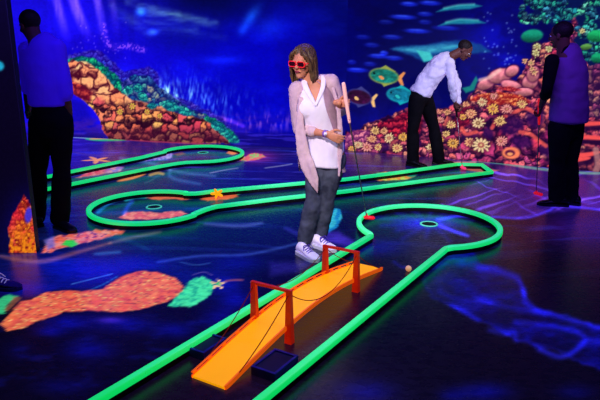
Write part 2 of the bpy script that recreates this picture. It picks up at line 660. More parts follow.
    om = c.poly(ob, .8, 2, 6, 11)
    c.rocks(om, 13.5, [(255, 150, 105), (255, 175, 120), (250, 125, 90), (255, 200, 140)], (70, 6, 34), 21, 2.6, detail=.15)
    lowm = om * sst(0, 14, (y - 94) - (x - 100) * 0.12 + (fbm(x / 9, y / 9, 31) - .5) * 12)
    c.rocks(lowm, 9.5, [(245, 90, 80), (255, 165, 90), (215, 60, 90), (245, 190, 100), (235, 80, 75)], (34, 2, 28), 27, 2.1)
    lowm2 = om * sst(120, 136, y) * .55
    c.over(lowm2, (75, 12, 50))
    c.rocks(om * c.poly([(64, 80), (80, 84), (92, 92), (90, 102), (64, 96)], 2, 1), 9, [(255, 80, 60), (250, 100, 70)], (90, 5, 40), 33, 1.3)
    # teal stones lying against it
    for (cx, cy, rx, ry, a) in [(170, 106, 9, 5, 20), (184, 111, 8, 4, 25), (216, 126, 6, 4, 40), (224, 132, 7, 4, 40), (234, 139, 6, 3, 30), (152, 106, 5, 3, 0), (128, 90, 5, 4, 20), (143, 97, 6, 4, 40), (138, 88, 5, 4, 0)]:
        m = c.ell(cx, cy, rx, ry, a, .2)
        c.rocks(m, 4.5, [(60, 230, 190), (30, 190, 180), (90, 250, 200)], (5, 70, 100), int(cx), 1.1)
    for (cx, cy, r) in [(132, 106, 3.5), (147, 112, 3.2), (120, 112, 3.4), (160, 116, 3.0)]:
        c.flower(cx, cy, r, cx, (235, 190, 80), (190, 90, 50), 7)
    return c.C


def paint_right(X, Y, Z, U, W):
    x, y = proj(X, Y, Z)
    c = Canvas(x, y, (4, 5, 78))
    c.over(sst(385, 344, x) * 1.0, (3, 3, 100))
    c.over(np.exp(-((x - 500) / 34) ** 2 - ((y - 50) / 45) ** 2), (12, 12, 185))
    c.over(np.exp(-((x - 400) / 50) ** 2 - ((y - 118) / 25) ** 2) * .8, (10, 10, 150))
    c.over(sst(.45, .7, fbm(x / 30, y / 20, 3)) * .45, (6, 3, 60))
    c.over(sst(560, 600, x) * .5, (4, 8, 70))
    # distant school of fish
    for i, (cx, cy, L, k) in enumerate([(403, 17, 12, 1), (409, 4, 8, .9), (430, 3, 10, .9), (425, 14, 7, .7), (392, 37, 9, .7), (417, 31, 12, .9), (446, 28, 12, .6), (378, 56, 9, .9),
                                        (372, 45, 7, .5), (384, 53, 4, 1), (357, 70, 10, .9), (394, 58, 8, .8), (370, 64, 6, .5), (352, 62, 4, .5), (425, 22, 6, .5), (386, 22, 7, .4), (363, 37, 7, .4)]):
        m = c.ell(cx, cy, L, 2.3, 3, .5)
        c.add(m * k, (15, 30, 120))
        c.add(c.ell(cx - 1, cy - 1, L * .6, .8, 3, .6) * k * .6, (40, 60, 60))
    # big pale shark shape
    sh = [(390, 49), (402, 46), (425, 45), (444, 41), (462, 40), (480, 44), (492, 52), (470, 54), (450, 57), (425, 62), (412, 56), (400, 52)]
    c.over(c.poly(sh, 1.8, .8, 4) * .85, (14, 72, 140))
    c.over(c.poly([(394, 49), (420, 47), (450, 44), (468, 46), (450, 50), (430, 53), (414, 52)], 3) * (.3 + .8 * fbm(x / 8, y / 2, 7)), (70, 190, 210))
    c.over(c.poly([(416, 50), (430, 52), (434, 60), (424, 62)], 1.2), (60, 190, 190))
    for q in ([(436, 12), (444, 8), (458, 5), (474, 4), (482, 6), (470, 9), (450, 10)], [(438, 26), (446, 22), (460, 19), (478, 20), (486, 23), (470, 24), (452, 24)],
              [(446, -6), (460, -9), (482, -9), (474, -5)]):
        c.over(c.poly(q, 1.2), (25, 120, 150))
        c.add(c.line([q[1], q[2], q[3]], .6, 1.6) * .6, (70, 110, 60))
    # bubbles
    for i in range(46):
        r = random.Random(i + 90)
        bx = r.choice([512, 510, 487, 494, 508]) + r.uniform(-5, 5)
        by = r.uniform(10, 72)
        c.add(c.ell(bx, by, .7 + r.random() * .5, .9, 0, .6) * .7, (70, 90, 70))
    # fish
    c.fish(384, 76, 30, 16, 8, (24, 140, 125), (150, 160, 70), (225, 140, 80))
    c.fish(400, 95, 27, 15, 8, (20, 130, 165), (20, 170, 180), (40, 190, 190))
    c.fish(359, 97, 26, 16, 12, (60, 12, 60), (60, 60, 130), (245, 190, 120))
    c.over(c.poly([(462, 88), (470, 86), (476, 76), (478, 80), (474, 90), (466, 93)], 1), (20, 120, 120))
    # reef: the big pink mass with a ragged top
    rf = [(334, 160), (338, 140), (346, 132), (360, 128), (370, 121), (384, 118), (398, 112), (412, 108), (428, 112), (446, 107), (462, 104), (468, 98), (474, 92), (482, 84),
          (500, 86), (514, 82), (524, 72), (530, 58), (533, 50), (545, 44), (556, 40), (566, 34), (576, 12), (590, 4), (640, -20), (640, 182), (334, 176)]
    m = c.poly(rf, 1, 3, 8, 4)
    c.rocks(m, 13, [(215, 45, 85), (240, 90, 110), (170, 40, 120), (235, 110, 90), (150, 30, 100)], (24, 2, 44), 41, 1.5)
    c.rocks(m * sst(.46, .56, fbm(x / 16, y / 11, 12)), 7, [(245, 120, 130), (225, 70, 95), (240, 150, 120), (200, 60, 140)], (40, 4, 46), 43, 1.5)
    # crimson hump
    c.rocks(c.poly([(372, 132), (380, 122), (398, 116), (412, 110), (424, 120), (420, 134), (396, 136)], 1.2, 2), 8, [(235, 50, 70), (205, 30, 70), (250, 80, 80)], (60, 0, 36), 46, 1.6)
    c.rocks(c.poly([(340, 150), (341, 136), (356, 131), (372, 131), (380, 142), (372, 150)], 1.2, 1.5), 6, [(235, 120, 160), (250, 150, 160)], (90, 20, 90), 48, 1.2)
    c.rocks(c.poly([(452, 122), (462, 108), (474, 106), (470, 124), (460, 130)], 1.2, 1.5), 7, [(235, 50, 70), (205, 30, 70)], (70, 0, 40), 49, 1.1)
    # smooth rose stones
    for (cx, cy, rx, ry, a) in [(486, 84, 9, 5, -22), (500, 76, 12, 7, -14), (512, 71, 7, 5, -30), (512, 86, 11, 5, 18), (530, 82, 8, 7, -40), (524, 92, 9, 4, 0), (533, 74, 6, 8, 10)]:
        e = c.ell(cx, cy, rx + 1, ry + 1, a, .2)
        c.over(e, (70, 10, 60))
        sh_ = np.clip(.95 - (y - cy + ry * .3) / ry * .3, .4, 1.1) * (.8 + .4 * fbm(x / 3, y / 3, 5))
        c.over(c.ell(cx, cy, rx, ry, a, .15), np.array((240, 135, 150)) / 255 * sh_[..., None])
    c.over(c.line([(480, 80), (490, 77), (500, 70)], 1, 2) * .7, (250, 200, 190))
    # orange bank
    c.rocks(c.poly([(470, 100), (478, 94), (500, 92), (520, 95), (532, 102), (514, 106), (490, 105)], 1, 1.2), 4.5, [(255, 120, 60), (250, 150, 90), (245, 90, 60)], (140, 20, 30), 51, 1.3)
    c.rocks(c.poly([(495, 88), (510, 86), (522, 90), (512, 92)], 1), 4, [(250, 70, 70), (240, 90, 80)], (110, 10, 40), 53, 1.2)
    # blue-violet hollows
    for (cx, cy, rx, ry, a) in [(512, 126, 13, 9, -20), (470, 138, 8, 6, 0), (522, 142, 11, 6, 10), (535, 118, 9, 10, 0), (488, 134, 5, 7, 0), (552, 150, 14, 7, 0), (436, 132, 7, 7, 0), (415, 143, 6, 5, 0), (384, 147, 6, 4, 0)]:
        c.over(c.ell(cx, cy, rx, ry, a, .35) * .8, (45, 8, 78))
    for q in ([(520, 132), (530, 134), (538, 140), (546, 146)], [(500, 108), (514, 112), (524, 108), (534, 112)], [(462, 128), (466, 134), (476, 132)], [(492, 128), (497, 120), (506, 116)]):
        c.over(c.line(q, 1.4, 1.5) * .8, (240, 90, 80))
    # anemones
    fl = [(375, 131, 5), (372, 139, 5), (389, 138, 5.5), (403, 137, 5), (367, 147, 6), (397, 148, 5.5), (384, 131, 4), (358, 145, 4.5), (352, 149, 4), (410, 147, 4), (378, 147, 4),
          (471, 114, 6), (478, 123, 6.5), (493, 109, 6), (507, 109, 6), (500, 121, 6), (470, 142, 6), (481, 145, 9), (453, 143, 6), (501, 141, 6), (451, 125, 4.5), (447, 112, 4),
          (482, 102, 5), (463, 117, 4), (494, 96, 4), (522, 104, 5), (466, 104, 4), (430, 147, 4), (440, 140, 4), (440, 120, 4), (446, 134, 4)]
    for i, (cx, cy, r) in enumerate(fl):
        col = [(255, 205, 130), (255, 180, 130), (250, 215, 160), (255, 190, 90), (250, 160, 150)][i % 5]
        c.flower(cx, cy, r * 1.08, i, col, (150, 50, 60) if i % 3 else (90, 40, 30), 10 + i % 4, .85)
    c.over(c.ell(511, 153, 9, 6, 0, .2), (250, 130, 90))
    c.over(c.ell(510, 153, 5, 3.2, 0, .25), (90, 20, 60))
    c.over(c.ell(510, 154, 3, 1.6, 0, .3), (245, 160, 100))
    # green corals hanging over the top
    gc = [(528, -6), (540, 6), (536, 10), (524, 20), (527, 24), (548, 22), (556, 26), (560, 14), (574, 16), (580, 30), (573, 40), (578, 50), (590, 66), (612, 70), (640, 60), (640, -30)]
    g = c.poly(gc, 1, 2.5, 7, 6)
    c.over(g, (6, 20, 75))
    blobs = []
    r = random.Random(5)
    for (cx, cy, w, h, n) in [(532, 20, 8, 3, 7), (549, 14, 5, 7, 8), (561, 14, 5, 8, 8), (571, 14, 4, 5, 6), (537, 6, 5, 5, 6), (583, 8, 6, 6, 8), (595, 10, 8, 10, 12), (590, 28, 8, 6, 12),
                              (596, 42, 9, 6, 12), (582, 33, 5, 4, 6), (592, 56, 8, 4, 8), (610, 30, 10, 30, 20), (556, 4, 10, 4, 8), (524, 12, 3, 6, 5), (536, 0, 8, 6, 8)]:
        for k in range(n):
            blobs.append((cx + r.uniform(-w, w), cy + r.uniform(-h, h), r.uniform(2.2, 4.0), r.choice([(30, 150, 150), (40, 190, 130), (60, 160, 200), (30, 170, 110), (90, 190, 170)])))
    gm = np.zeros(x.shape)
    for (cx, cy, rr, col) in blobs:
        gm = np.maximum(gm, c.ell(cx, cy, rr * 1.25, rr, 0, .25))
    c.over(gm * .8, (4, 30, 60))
    c.rocks(gm, 5.5, [(30, 150, 160), (60, 220, 160), (70, 170, 210), (40, 200, 130), (120, 220, 190)], (3, 14, 52), 71, 1.35, ysq=1.2, detail=.3)
    for (cx, cy, rx, ry, col) in [(532, 36, 11, 6.5, (20, 140, 110)), (596, 36, 9, 6, (25, 165, 95)), (597, 58, 6, 5, (20, 150, 100)), (586, 47, 6, 3, (90, 150, 70))]:
        s_ = np.clip(.75 - (y - cy) / ry * .45 + .3 * fbm(x / 2, y / 1, 2), .25, 1.1)
        c.over(c.ell(cx, cy, rx, ry, -8, .15), np.array(col) / 255 * s_[..., None])
    for (cx, cy, rr) in [(582, 31, 3.2), (537, 47, 5), (536, 53, 4.5), (531, 63, 4), (534, 72, 4), (549, 49, 4), (547, 57, 3.5), (525, 61, 3), (548, 65, 3.5), (532, 69, 3)]:
        c.flower(cx, cy, rr, cx, (225, 215, 150) if cy < 55 else (250, 180, 140), (120, 110, 60), 6)
    # right end: stacked ribbons and a pale column
    c.rocks(c.poly([(582, 68), (604, 64), (640, 60), (640, 120), (588, 118)], 1, 2), 8, [(235, 170, 130), (170, 70, 120), (220, 120, 110)], (40, 10, 60), 61, 1.1)
    for q in ([(560, 124), (580, 124), (610, 123)], [(562, 139), (580, 137), (612, 139)], [(566, 155), (585, 155), (600, 152)], [(548, 166), (575, 160), (590, 158)]):
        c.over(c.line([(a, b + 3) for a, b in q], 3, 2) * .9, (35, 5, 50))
        c.over(c.line(q, 1.8, 1.5, True), (240, 80, 80))
    c.over(c.line([(596, 150), (598, 164), (594, 176)], 2.5, 2) * .8, (180, 120, 120))
    return c.C


def paint_pillar(X, Y, Z, U, W):
    x, y = proj(X, Y, Z)
    c = Canvas(x, y, (8, 3, 26))
    c.over(sst(205, 255, y) * .5, (5, 8, 70))
    c.glow(30, 222, 24, 30, (5, 5, 110), .6)
    fl = [(8, 254), (10, 240), (8, 228), (13, 214), (19, 205), (24, 195), (30, 204), (37, 214), (41, 228), (43, 241), (46, 254)]
    m = c.poly(fl, .8, 1.4, 5, 3)
    c.rocks(m, 5, [(255, 120, 30), (255, 60, 60), (255, 150, 30), (250, 70, 80)], (120, 10, 20), 5, 1.5, detail=.25)
    c.over(m * sst(212, 250, y) * sst(.35, .6, fbm(x / 3, y / 4, 9)) * .9, (255, 150, 20))
    c.over(m * sst(26, 10, x) * sst(238, 215, y) * .6, (240, 30, 70))
    c.over(c.ell(28.5, 215, 3.6, 8, 8, .3), (70, 50, 200))
    c.over(c.ell(-2, 66, 6, 5, 10, .3), (30, 170, 190))
    return c.C


def paint_floor(X, Y, Z, U, W):
    x, y = proj(X, Y, Z)
    ok = (Y > 1.9)
    x = np.where(ok, x, -9999)
    y = np.where(ok, y, 9999)
    c = Canvas(x, y, (6, 3, 24))
    wx, wy = X, Y
    n1 = fbm(wx * 1.1, wy * .8, 3)
    # deep water tones, plus painted rail spill and mural reflection
    c.over(sst(300, 225, y) * sst(480, 300, x) * .85, (5, 12, 62))
    c.over(sst(262, 215, y) * sst(320, 180, x) * sst(.35, .65, fbm(wx * 1.4, wy * 1.1, 13)) * .6, (3, 50, 72))  # teal tinge: floor colour with the rails' green light painted in
    c.over(sst(205, 170, y) * .65, (22, 14, 96))
    c.over(sst(180, 150, y) * sst(300, 150, x) * .6, (34, 16, 130))
    c.over(sst(172, 152, y) * sst(320, 350, x) * sst(480, 440, x) * .6, (66, 22, 74))  # painted reflection of the pink reef wall on the glossy floor
    # flowing brush strokes
    st = fbm(wx * 1.1 + wy * .5, wy * 7 + 1.2 * np.sin(wx * 1.3), 23)
    c.add(sst(.55, .78, st) * sst(300, 200, y) * .5, (20, 40, 120))
    c.add(sst(.6, .8, fbm(wx * 2.2, wy * 12, 29)) * sst(215, 150, y) * .5, (70, 50, 110))
    # violet web at the feet of the man by the reef
    wb = c.poly([(440, 205), (470, 185), (500, 166), (560, 163), (640, 172), (640, 216), (590, 208), (545, 213), (520, 219), (492, 216), (470, 207)], 3)
    c.over(wb * .8, (46, 20, 120))
    wu, wv_ = c.warp(5, 26, 88)
    fan = np.arctan2(wv_ - 120, wu - 330)
    rad = np.hypot(wu - 330, (wv_ - 120) * 1.4)
    c.add(wb * sst(.68, .95, vn(fan * 62, rad / 90, 51)) * 1.2, (70, 56, 150))
    c.add(wb * sst(.68, .95, vn((wu * .35 + wv_) / 3.2, wu / 60, 52)) * .9, (80, 56, 140))
    c.add(wb * sst(.75, .95, vn((wu * -.9 + wv_ * 1.5) / 7, wu / 60, 53)) * .5, (60, 40, 130))
    c.add(c.line([(492, 217), (525, 218), (548, 211), (562, 206), (620, 212)], .5, 2.2) * .8, (40, 40, 160))
    c.over(c.line([(470, 160), (500, 163), (540, 169), (585, 173), (610, 173)], .8, 1.6) * .7, (120, 200, 160))
    c.glow(600, 225, 45, 28, (14, 8, 80), 1.0)
    c.glow(555, 228, 30, 16, (46, 6, 40), .6)
    # blue cloud floating on the dark, lower right
    jf = [(440, 250), (474, 251), (478, 262), (500, 268), (520, 276), (526, 296), (540, 308), (570, 317), (640, 340), (640, 366), (600, 372), (560, 352), (520, 340), (470, 318), (430, 300), (424, 280)]
    jm = c.poly(jf, 2.0, 5, 22, 8)
    c.over(jm * .8, (6, 4, 66))
    ed = jm * (1 - c.poly(jf, 5.0, 5, 22, 8))
    c.add(ed * .7 * sst(235, 300, y), (28, 26, 150))
    c.add(jm * sst(.3, .9, fbm(x / 22, y / 11, 41)) * .6, (8, 12, 140))
    c.add(jm * c.line([(440, 262), (452, 258), (470, 263)], 3, 8) * .5, (0, 60, 70))
    for q, k in [([(452, 306), (466, 312), (478, 320)], .9), ([(490, 330), (505, 334), (514, 332), (516, 340)], .9), ([(516, 322), (545, 325), (574, 331), (585, 340), (566, 356), (540, 350)], .9),
                 ([(524, 290), (528, 306), (560, 317), (610, 330)], 1.0), ([(536, 346), (560, 358), (585, 342)], .6), ([(478, 268), (500, 272), (518, 280), (524, 294)], .9),
                 ([(474, 296), (500, 305), (545, 315)], .6), ([(440, 292), (460, 300), (490, 302)], .6), ([(590, 340), (620, 346)], .8)]:
        c.add(c.line(q, .5, 5) * k * .6, (24, 26, 170))
    # blue glows of the near floor
    for (cx, cy, rx, ry, k) in [(485, 392, 26, 9, .9), (365, 392, 30, 12, .8), (575, 392, 20, 8, .5), (452, 396, 14, 8, .6), (70, 322, 34, 10, .9), (90, 350, 26, 9, .9), (130, 324, 26, 9, .9),
                                (50, 332, 14, 5, .8), (60, 262, 30, 12, .5), (100, 272, 40, 12, .9), (140, 262, 30, 9, .6), (220, 318, 20, 12, .9), (236, 300, 16, 10, 1.0), (175, 330, 20, 8, .9), (225, 283, 18, 9, .8),
                                (30, 290, 40, 8, .5), (60, 386, 26, 8, .5), (240, 262, 24, 8, .5), (356, 252, 20, 8, .4), (20, 350, 18, 12, .3)]:
        c.glow(cx, cy, rx, ry, (3, 8, 130), k * .75)
    c.add(sst(.55, .8, fbm(x / 22, y / 7, 61)) * sst(300, 330, y) * .5 * sst(260, 200, x), (6, 10, 80))
    c.glow(110, 320, 12, 3, (60, 30, 120), .8)
    c.add(sst(246, 268, y) * sst(312, 285, y) * sst(290, 200, x) * (.3 + .9 * fbm(x / 60, y / 14, 62)) * .8, (0, 14, 100))
    c.add(sst(180, 165, y) * sst(120, 70, x) * .5, (10, 0, 90))
    # light sweeping lines
    for q, w, k, col in [([(158, 262), (200, 256), (250, 254), (300, 243)], .2, .55, (60, 90, 150)), ([(205, 224), (240, 226), (262, 223)], .8, .6, (80, 90, 120)),
                         ([(210, 173), (225, 170), (238, 168)], .1, .7, (150, 160, 110)), ([(265, 168), (280, 166), (292, 164)], .1, .7, (150, 160, 110)),
                         ([(72, 284), (92, 279), (112, 274)], .0, .5, (120, 220, 170)), ([(90, 290), (104, 284), (118, 276)], .0, .5, (40, 200, 150)), ([(95, 254), (120, 252)], .5, .6, (60, 120, 130)),
                         ([(180, 262), (196, 265), (210, 263)], .1, .4, (80, 150, 120)), ([(120, 158), (150, 163), (180, 172), (215, 176)], .7, .5, (80, 140, 120)), ([(170, 168), (172, 178), (200, 184)], .8, .5, (60, 130, 130)),
                         ([(0, 256), (20, 260), (45, 261), (75, 253), (110, 243)], 1.2, .8, (120, 60, 10)), ([(110, 243), (130, 238), (160, 232)], .8, .6, (120, 90, 60)),
                         ([(285, 228), (310, 238), (345, 240)], 1.5, .4, (60, 50, 160)), ([(88, 240), (120, 238), (150, 250)], 1, .3, (10, 80, 60))]:
        c.add(c.line(q, w, 1.2 if w <= .1 else 3.0, True) * k, col)
    # slab of orange rock with pink and yellow speckle
    sl = [(2, 324), (10, 313), (22, 302), (40, 295), (60, 290), (84, 291), (104, 289), (118, 278), (136, 271), (156, 272), (174, 277), (184, 287), (180, 296), (160, 304), (140, 309), (120, 313),
          (104, 311), (88, 310), (66, 312), (46, 318), (24, 327), (8, 331)]
    c.over(c.poly(sl, 4, 1.5) * .8, (10, 4, 20))
    m = c.poly(sl, .9, 1.8, 9, 5)
    sp = fbm(x / 5, y / 2.6, 71)
    c.over(m, (238, 96, 70))
    c.over(m * sst(.35, .75, sp) * .8, (246, 140, 88))
    c.over(m * sst(.5, .3, fbm(x / 7, y / 3, 73)) * .5, (200, 50, 80))
    c.over(m * sst(30, 0, x) * .5, (250, 130, 70))
    c.over(m * sst(.66, .74, fbm(x / 2.4, y / 1.3, 75)) * .8, (240, 200, 110))
    c.over(m * sst(.64, .74, fbm(x / 2.5, y / 1.2, 77)) * .6, (110, 30, 60))
    # sea-green weed beside it
    gp = [(168, 306), (176, 296), (186, 286), (190, 279), (202, 277), (214, 283), (211, 293), (202, 302), (186, 307)]
    m = c.poly(gp, 1, 2, 5, 9)
    c.over(m, (70, 235, 160))
    c.over(m * sst(.45, .75, fbm(x / 5, y / 3, 81)) * .7, (20, 150, 130))
    c.over(c.poly([(-4, 314), (-4, 300), (10, 294), (17, 296), (8, 304), (4, 314)], 1, 1.5, 4), (50, 190, 120))
    c.over(c.poly([(14, 296), (22, 298), (8, 312), (4, 310)], 1, 1.5, 4) * .7, (170, 100, 60))

    def star(cx, cy, r, col, sq=.55, rot=.3, arms=5):
        dx, dy = c.x - cx, (c.y - cy) / sq
        d = np.hypot(dx, dy) / r
        th = np.arctan2(dy, dx) + rot
        a = np.abs(((th / (2 * math.pi) * arms) % 1) - .5) * 2
        c.over(sst(1.1, .85, d / (.25 + .75 * a ** 1.6)), col)
    star(218, 284, 9, (250, 200, 150), .75)
    star(218, 284, 4.5, (40, 190, 110), .75)
    c.over(c.line([(226, 281), (234, 280), (242, 280)], .3, 1.6) * .6, (230, 110, 90))
    star(97, 160, 17, (240, 150, 90), .25, .8)
    c.over(c.line([(192, 275), (204, 272), (212, 275)], .1, 1.0) * .45, (180, 140, 200))
    # low orange strip in front of the pillar
    m = c.poly([(42, 252), (48, 240), (60, 236), (84, 232), (104, 229), (124, 231), (122, 234), (104, 238), (84, 243), (64, 247), (52, 252)], 1, 1.5, 5, 12)
    c.over(m, (235, 100, 80))
    c.over(m * sst(.5, .6, fbm(x / 4, y / 2, 83)), (240, 140, 130))
    c.over(m * sst(.55, .66, fbm(x / 3, y / 2, 85)), (120, 40, 110))
    c.over(c.poly([(44, 240), (54, 236), (55, 246), (48, 250)], 1.4) * .8, (120, 110, 200))
    c.over(c.poly([(62, 245), (66, 240), (74, 240), (78, 244), (72, 247)], .8, .8, 4), (50, 210, 80))
    # inside the rings and lanes
    m = c.poly([(118, 218), (126, 212), (140, 211), (160, 213), (180, 211), (188, 214), (172, 218), (150, 219), (130, 220)], 1, 1.2, 5, 14)
    c.over(m, (225, 95, 90))
    c.over(m * sst(.5, .6, fbm(x / 4, y / 2, 87)), (240, 140, 110))
    c.add(c.line([(98, 212), (108, 204), (116, 200)], .8, 2.5) * .8, (20, 120, 140))
    c.add(c.line([(126, 200), (136, 197), (146, 197)], 1, 2) * .8, (20, 160, 110))
    c.add(c.line([(124, 214), (128, 206), (132, 202)], .8, 3) * .6, (40, 70, 190))
    c.over(c.poly([(146, 198), (156, 195.5), (172, 196.5), (186, 195.5), (197, 197.5), (186, 200), (172, 199), (158, 200)], 1, .8, 4, 24), (225, 105, 75))
    c.over(c.poly([(200, 199), (208, 195), (222, 193), (236, 194), (238, 197), (226, 200), (208, 201)], 1, 1, 4, 16), (230, 100, 60))
    c.over(c.poly([(232, 193), (238, 191), (242, 193), (238, 195)], .8), (80, 210, 110))
    c.over(c.line([(145, 183), (152, 180), (160, 174)], .4, 1.2) * .5, (60, 120, 120))
    c.over(c.line([(150, 175), (158, 173), (163, 174)], .9, 1.5) * .9, (190, 150, 90))
    # third lane
    m = c.poly([(76, 178), (86, 173), (98, 169), (112, 166), (124, 167), (120, 171), (104, 174), (90, 176)], 1, .8, 4, 17)
    c.over(m, (220, 70, 110))
    c.over(m * sst(100, 112, x), (150, 110, 210))
    c.over(m * sst(.55, .65, fbm(x / 3, y / 1.5, 89)) * .8, (240, 150, 160))
    c.over(c.line([(118, 181), (132, 178), (145, 174)], .9, 1.5, True), (235, 140, 80))
    m = c.poly([(140, 159), (150, 154), (164, 152), (173, 154), (172, 158), (160, 160), (146, 161)], 1, .8, 3, 18)
    c.over(m, (120, 100, 220))
    c.over(m * sst(.5, .6, vn(x / 1.5, y / 5, 90)) * .8, (190, 160, 240))
    c.over(c.poly([(172, 154), (182, 152), (186, 154), (178, 156)], .8) * .8, (150, 60, 90))
    c.over(c.poly([(226, 153), (232, 149), (238, 150), (240, 153), (232, 155)], .7, .6, 3), (235, 130, 90))
    c.glow(256, 157, 20, 6, (130, 20, 20), .8)
    m = c.poly([(238, 160), (246, 156), (252, 153), (262, 154), (266, 157), (256, 160), (246, 161)], .8, .8, 3, 19)
    c.over(m, (240, 110, 90))
    c.over(m * sst(.55, .65, vn(x / 2, y / 1, 91)), (160, 200, 90))
    for q, col in [([(72, 137), (96, 138), (122, 138)], (150, 190, 230)), ([(86, 139), (100, 140), (126, 140)], (50, 220, 120)), ([(90, 139), (108, 138), (114, 139)], (250, 160, 90)), ([(120, 139), (150, 141), (210, 144)], (180, 50, 80)),
                   ([(72, 152), (90, 155), (110, 157)], (60, 40, 150))]:
        c.over(c.line(q, .7, 1.2, True) * .8, col)
    # yellow-green fish painted in the long lane
    m = c.poly([(367, 179), (371, 176), (380, 173), (386, 171), (396, 175), (408, 173), (416, 176), (408, 179), (396, 180), (380, 181)], .8, .8, 4, 20)
    c.over(m, (230, 150, 70))
    c.over(m * sst(.48, .6, fbm(x / 3.5, y / 2, 93)), (190, 220, 90))
    c.over(c.poly([(376, 172), (386, 173), (396, 175), (384, 176)], .8) * .9, (80, 210, 110))
    c.over(c.ell(411, 174, 6, 3, 0, .3), (20, 130, 110))
    c.over(c.poly([(455, 168), (462, 165), (480, 168), (500, 170), (490, 173), (470, 171)], .8, .6, 3) * .8, (220, 110, 90))
    c.over(c.line([(440, 166), (458, 163), (475, 163)], 1.0, 1.5) * .7, (240, 160, 150))
    # cyan fan behind the woman's feet
    m = c.poly([(322, 234), (323, 222), (322, 212), (330, 208), (340, 209), (342, 217), (338, 226), (330, 233)], 1, .8, 4, 22)
    c.over(m, (20, 130, 190))
    c.over(m * sst(.5, .62, vn(x / 3 + y / 6, y / 9, 94)) * .7, (70, 210, 210))
    m = c.poly([(326, 232), (338, 231), (352, 240), (360, 246), (344, 246), (326, 242)], 3)
    c.over(m * .7, (70, 45, 190))
    c.over(c.poly([(270, 262), (294, 262), (320, 258), (300, 272), (270, 276)], 4) * .5, (50, 40, 170))
    # rays around the near cup
    for k in range(14):
        a = k / 14 * 2 * math.pi + .2
        r0, r1 = 12, 26 + 16 * ((k * 7) % 5) / 5
        q = [(429 + r0 * math.cos(a), 223 + r0 * .33 * math.sin(a)), (429 + r1 * 1.5 * math.cos(a + .1), 223 + r1 * .5 * math.sin(a + .1))]
        c.add(c.line(q, .2, 4.5, True) * .32, (40, 30, 190))
    c.glow(425, 224, 34, 9, (10, 8, 110), .9)
    c.glow(385, 247, 26, 9, (8, 6, 120), .55)
    c.add(c.line([(394, 262), (402, 267), (410, 267)], .2, 3) * .5, (30, 30, 190))
    c.add(c.line([(440, 226), (456, 232), (468, 236)], .8, 2.5) * .9, (60, 60, 200))
    c.add(c.line([(438, 220), (456, 216), (476, 216)], .8, 2.5) * .7, (50, 50, 180))
    # darker area inside the near lane
    c.over(c.poly([(100, 420), (190, 350), (330, 262), (375, 262), (395, 270), (400, 290), (300, 380), (260, 420)], 14) * .75, (22, 6, 30))
    return c.C


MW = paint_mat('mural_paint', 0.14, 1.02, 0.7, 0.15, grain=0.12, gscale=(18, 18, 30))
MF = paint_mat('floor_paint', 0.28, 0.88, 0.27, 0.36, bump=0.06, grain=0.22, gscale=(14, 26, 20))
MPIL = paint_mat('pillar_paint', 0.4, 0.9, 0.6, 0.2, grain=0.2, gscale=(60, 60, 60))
m_dark = mat('black_wall_paint', (9, 5, 22), 0.7, 0.2, var=.3, vscale=3)

# back wall and the angled wall beyond the corner
W0, W1, W2 = G(70, 137), G(345, 150), G(600, 172)
d1 = (W1 - W0).normalized()
d2 = (W2 - W1).normalized()
ST = W1 - d1 * 6.6
L2 = 5.2
n1 = V((-d1.y, d1.x, 0)) * .12
n2 = V((-d2.y, d2.x, 0)) * .12
HT = 3.0
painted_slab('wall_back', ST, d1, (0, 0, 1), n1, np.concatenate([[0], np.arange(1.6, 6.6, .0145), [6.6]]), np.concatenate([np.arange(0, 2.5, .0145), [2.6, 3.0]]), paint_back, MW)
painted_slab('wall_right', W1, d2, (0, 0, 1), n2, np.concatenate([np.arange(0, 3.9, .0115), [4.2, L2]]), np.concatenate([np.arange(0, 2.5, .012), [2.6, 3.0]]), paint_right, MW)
ys = [-1.5, 0, 1.2, 1.9]
yv = 2.2
while yv < 10.6:
    ys.append(yv)
    yv += 0.008 + 0.0028 * (yv - 1.2)
ys += [10.8]
xs = np.concatenate([[-6.2, -5.2, -4.6], np.arange(-4.2, 4.3, .0165), [4.6, 5.4]])
painted_slab('floor', (0, 0, 0), (1, 0, 0), (0, 1, 0), (0, 0, -.1), xs, np.array(ys), paint_floor, MF)
PX = -2.085
painted_slab('wall_left', (PX - 1.6, 4.62, 0), (1, 0, 0), (0, 0, 1), (0, .07, 0), np.concatenate([[0, .6, 1.0], np.arange(1.15, 1.6, .009), [1.6]]), np.concatenate([np.arange(0, 1.75, .01), [2.2, 3.0]]), paint_pillar, MPIL)
bm = bmesh.new()
box(bm, (-.4, 4.65, 3.06), (11.6, 12.3, .1))
structure(obj('ceiling', bm, m_dark, smooth=False))

# ------------------------------------------------------------------ lane borders
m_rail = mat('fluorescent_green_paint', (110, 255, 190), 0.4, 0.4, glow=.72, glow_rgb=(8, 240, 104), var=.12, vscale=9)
m_base = mat('black_rubber_base', (14, 14, 16), 0.6, 0.3, var=.3, vscale=30)


def sweep(path, prof, closed=False):
    """a profile (across, up) carried along a level path"""
    bm = bmesh.new()
    n = len(path)
    rings = []
    for i in range(n):
        if closed:
            t = path[(i + 1) % n] - path[i - 1]
        else:
            t = path[min(i + 1, n - 1)] - path[max(i - 1, 0)]
        t = V((t.x, t.y, 0)).normalized()
        s = V((t.y, -t.x, 0))
        rings.append([bm.verts.new(V((path[i].x, path[i].y, 0)) + s * a + V((0, 0, b))) for a, b in prof])
    k = len(prof)
    for i in range(n if closed else n - 1):
        A, B = rings[i], rings[(i + 1) % n]
        for j in range(k):
            bm.faces.new((A[j], A[(j + 1) % k], B[(j + 1) % k], B[j]))
    if not closed:
        bm.faces.new(rings[0][::-1])
        bm.faces.new(rings[-1])
    return bm


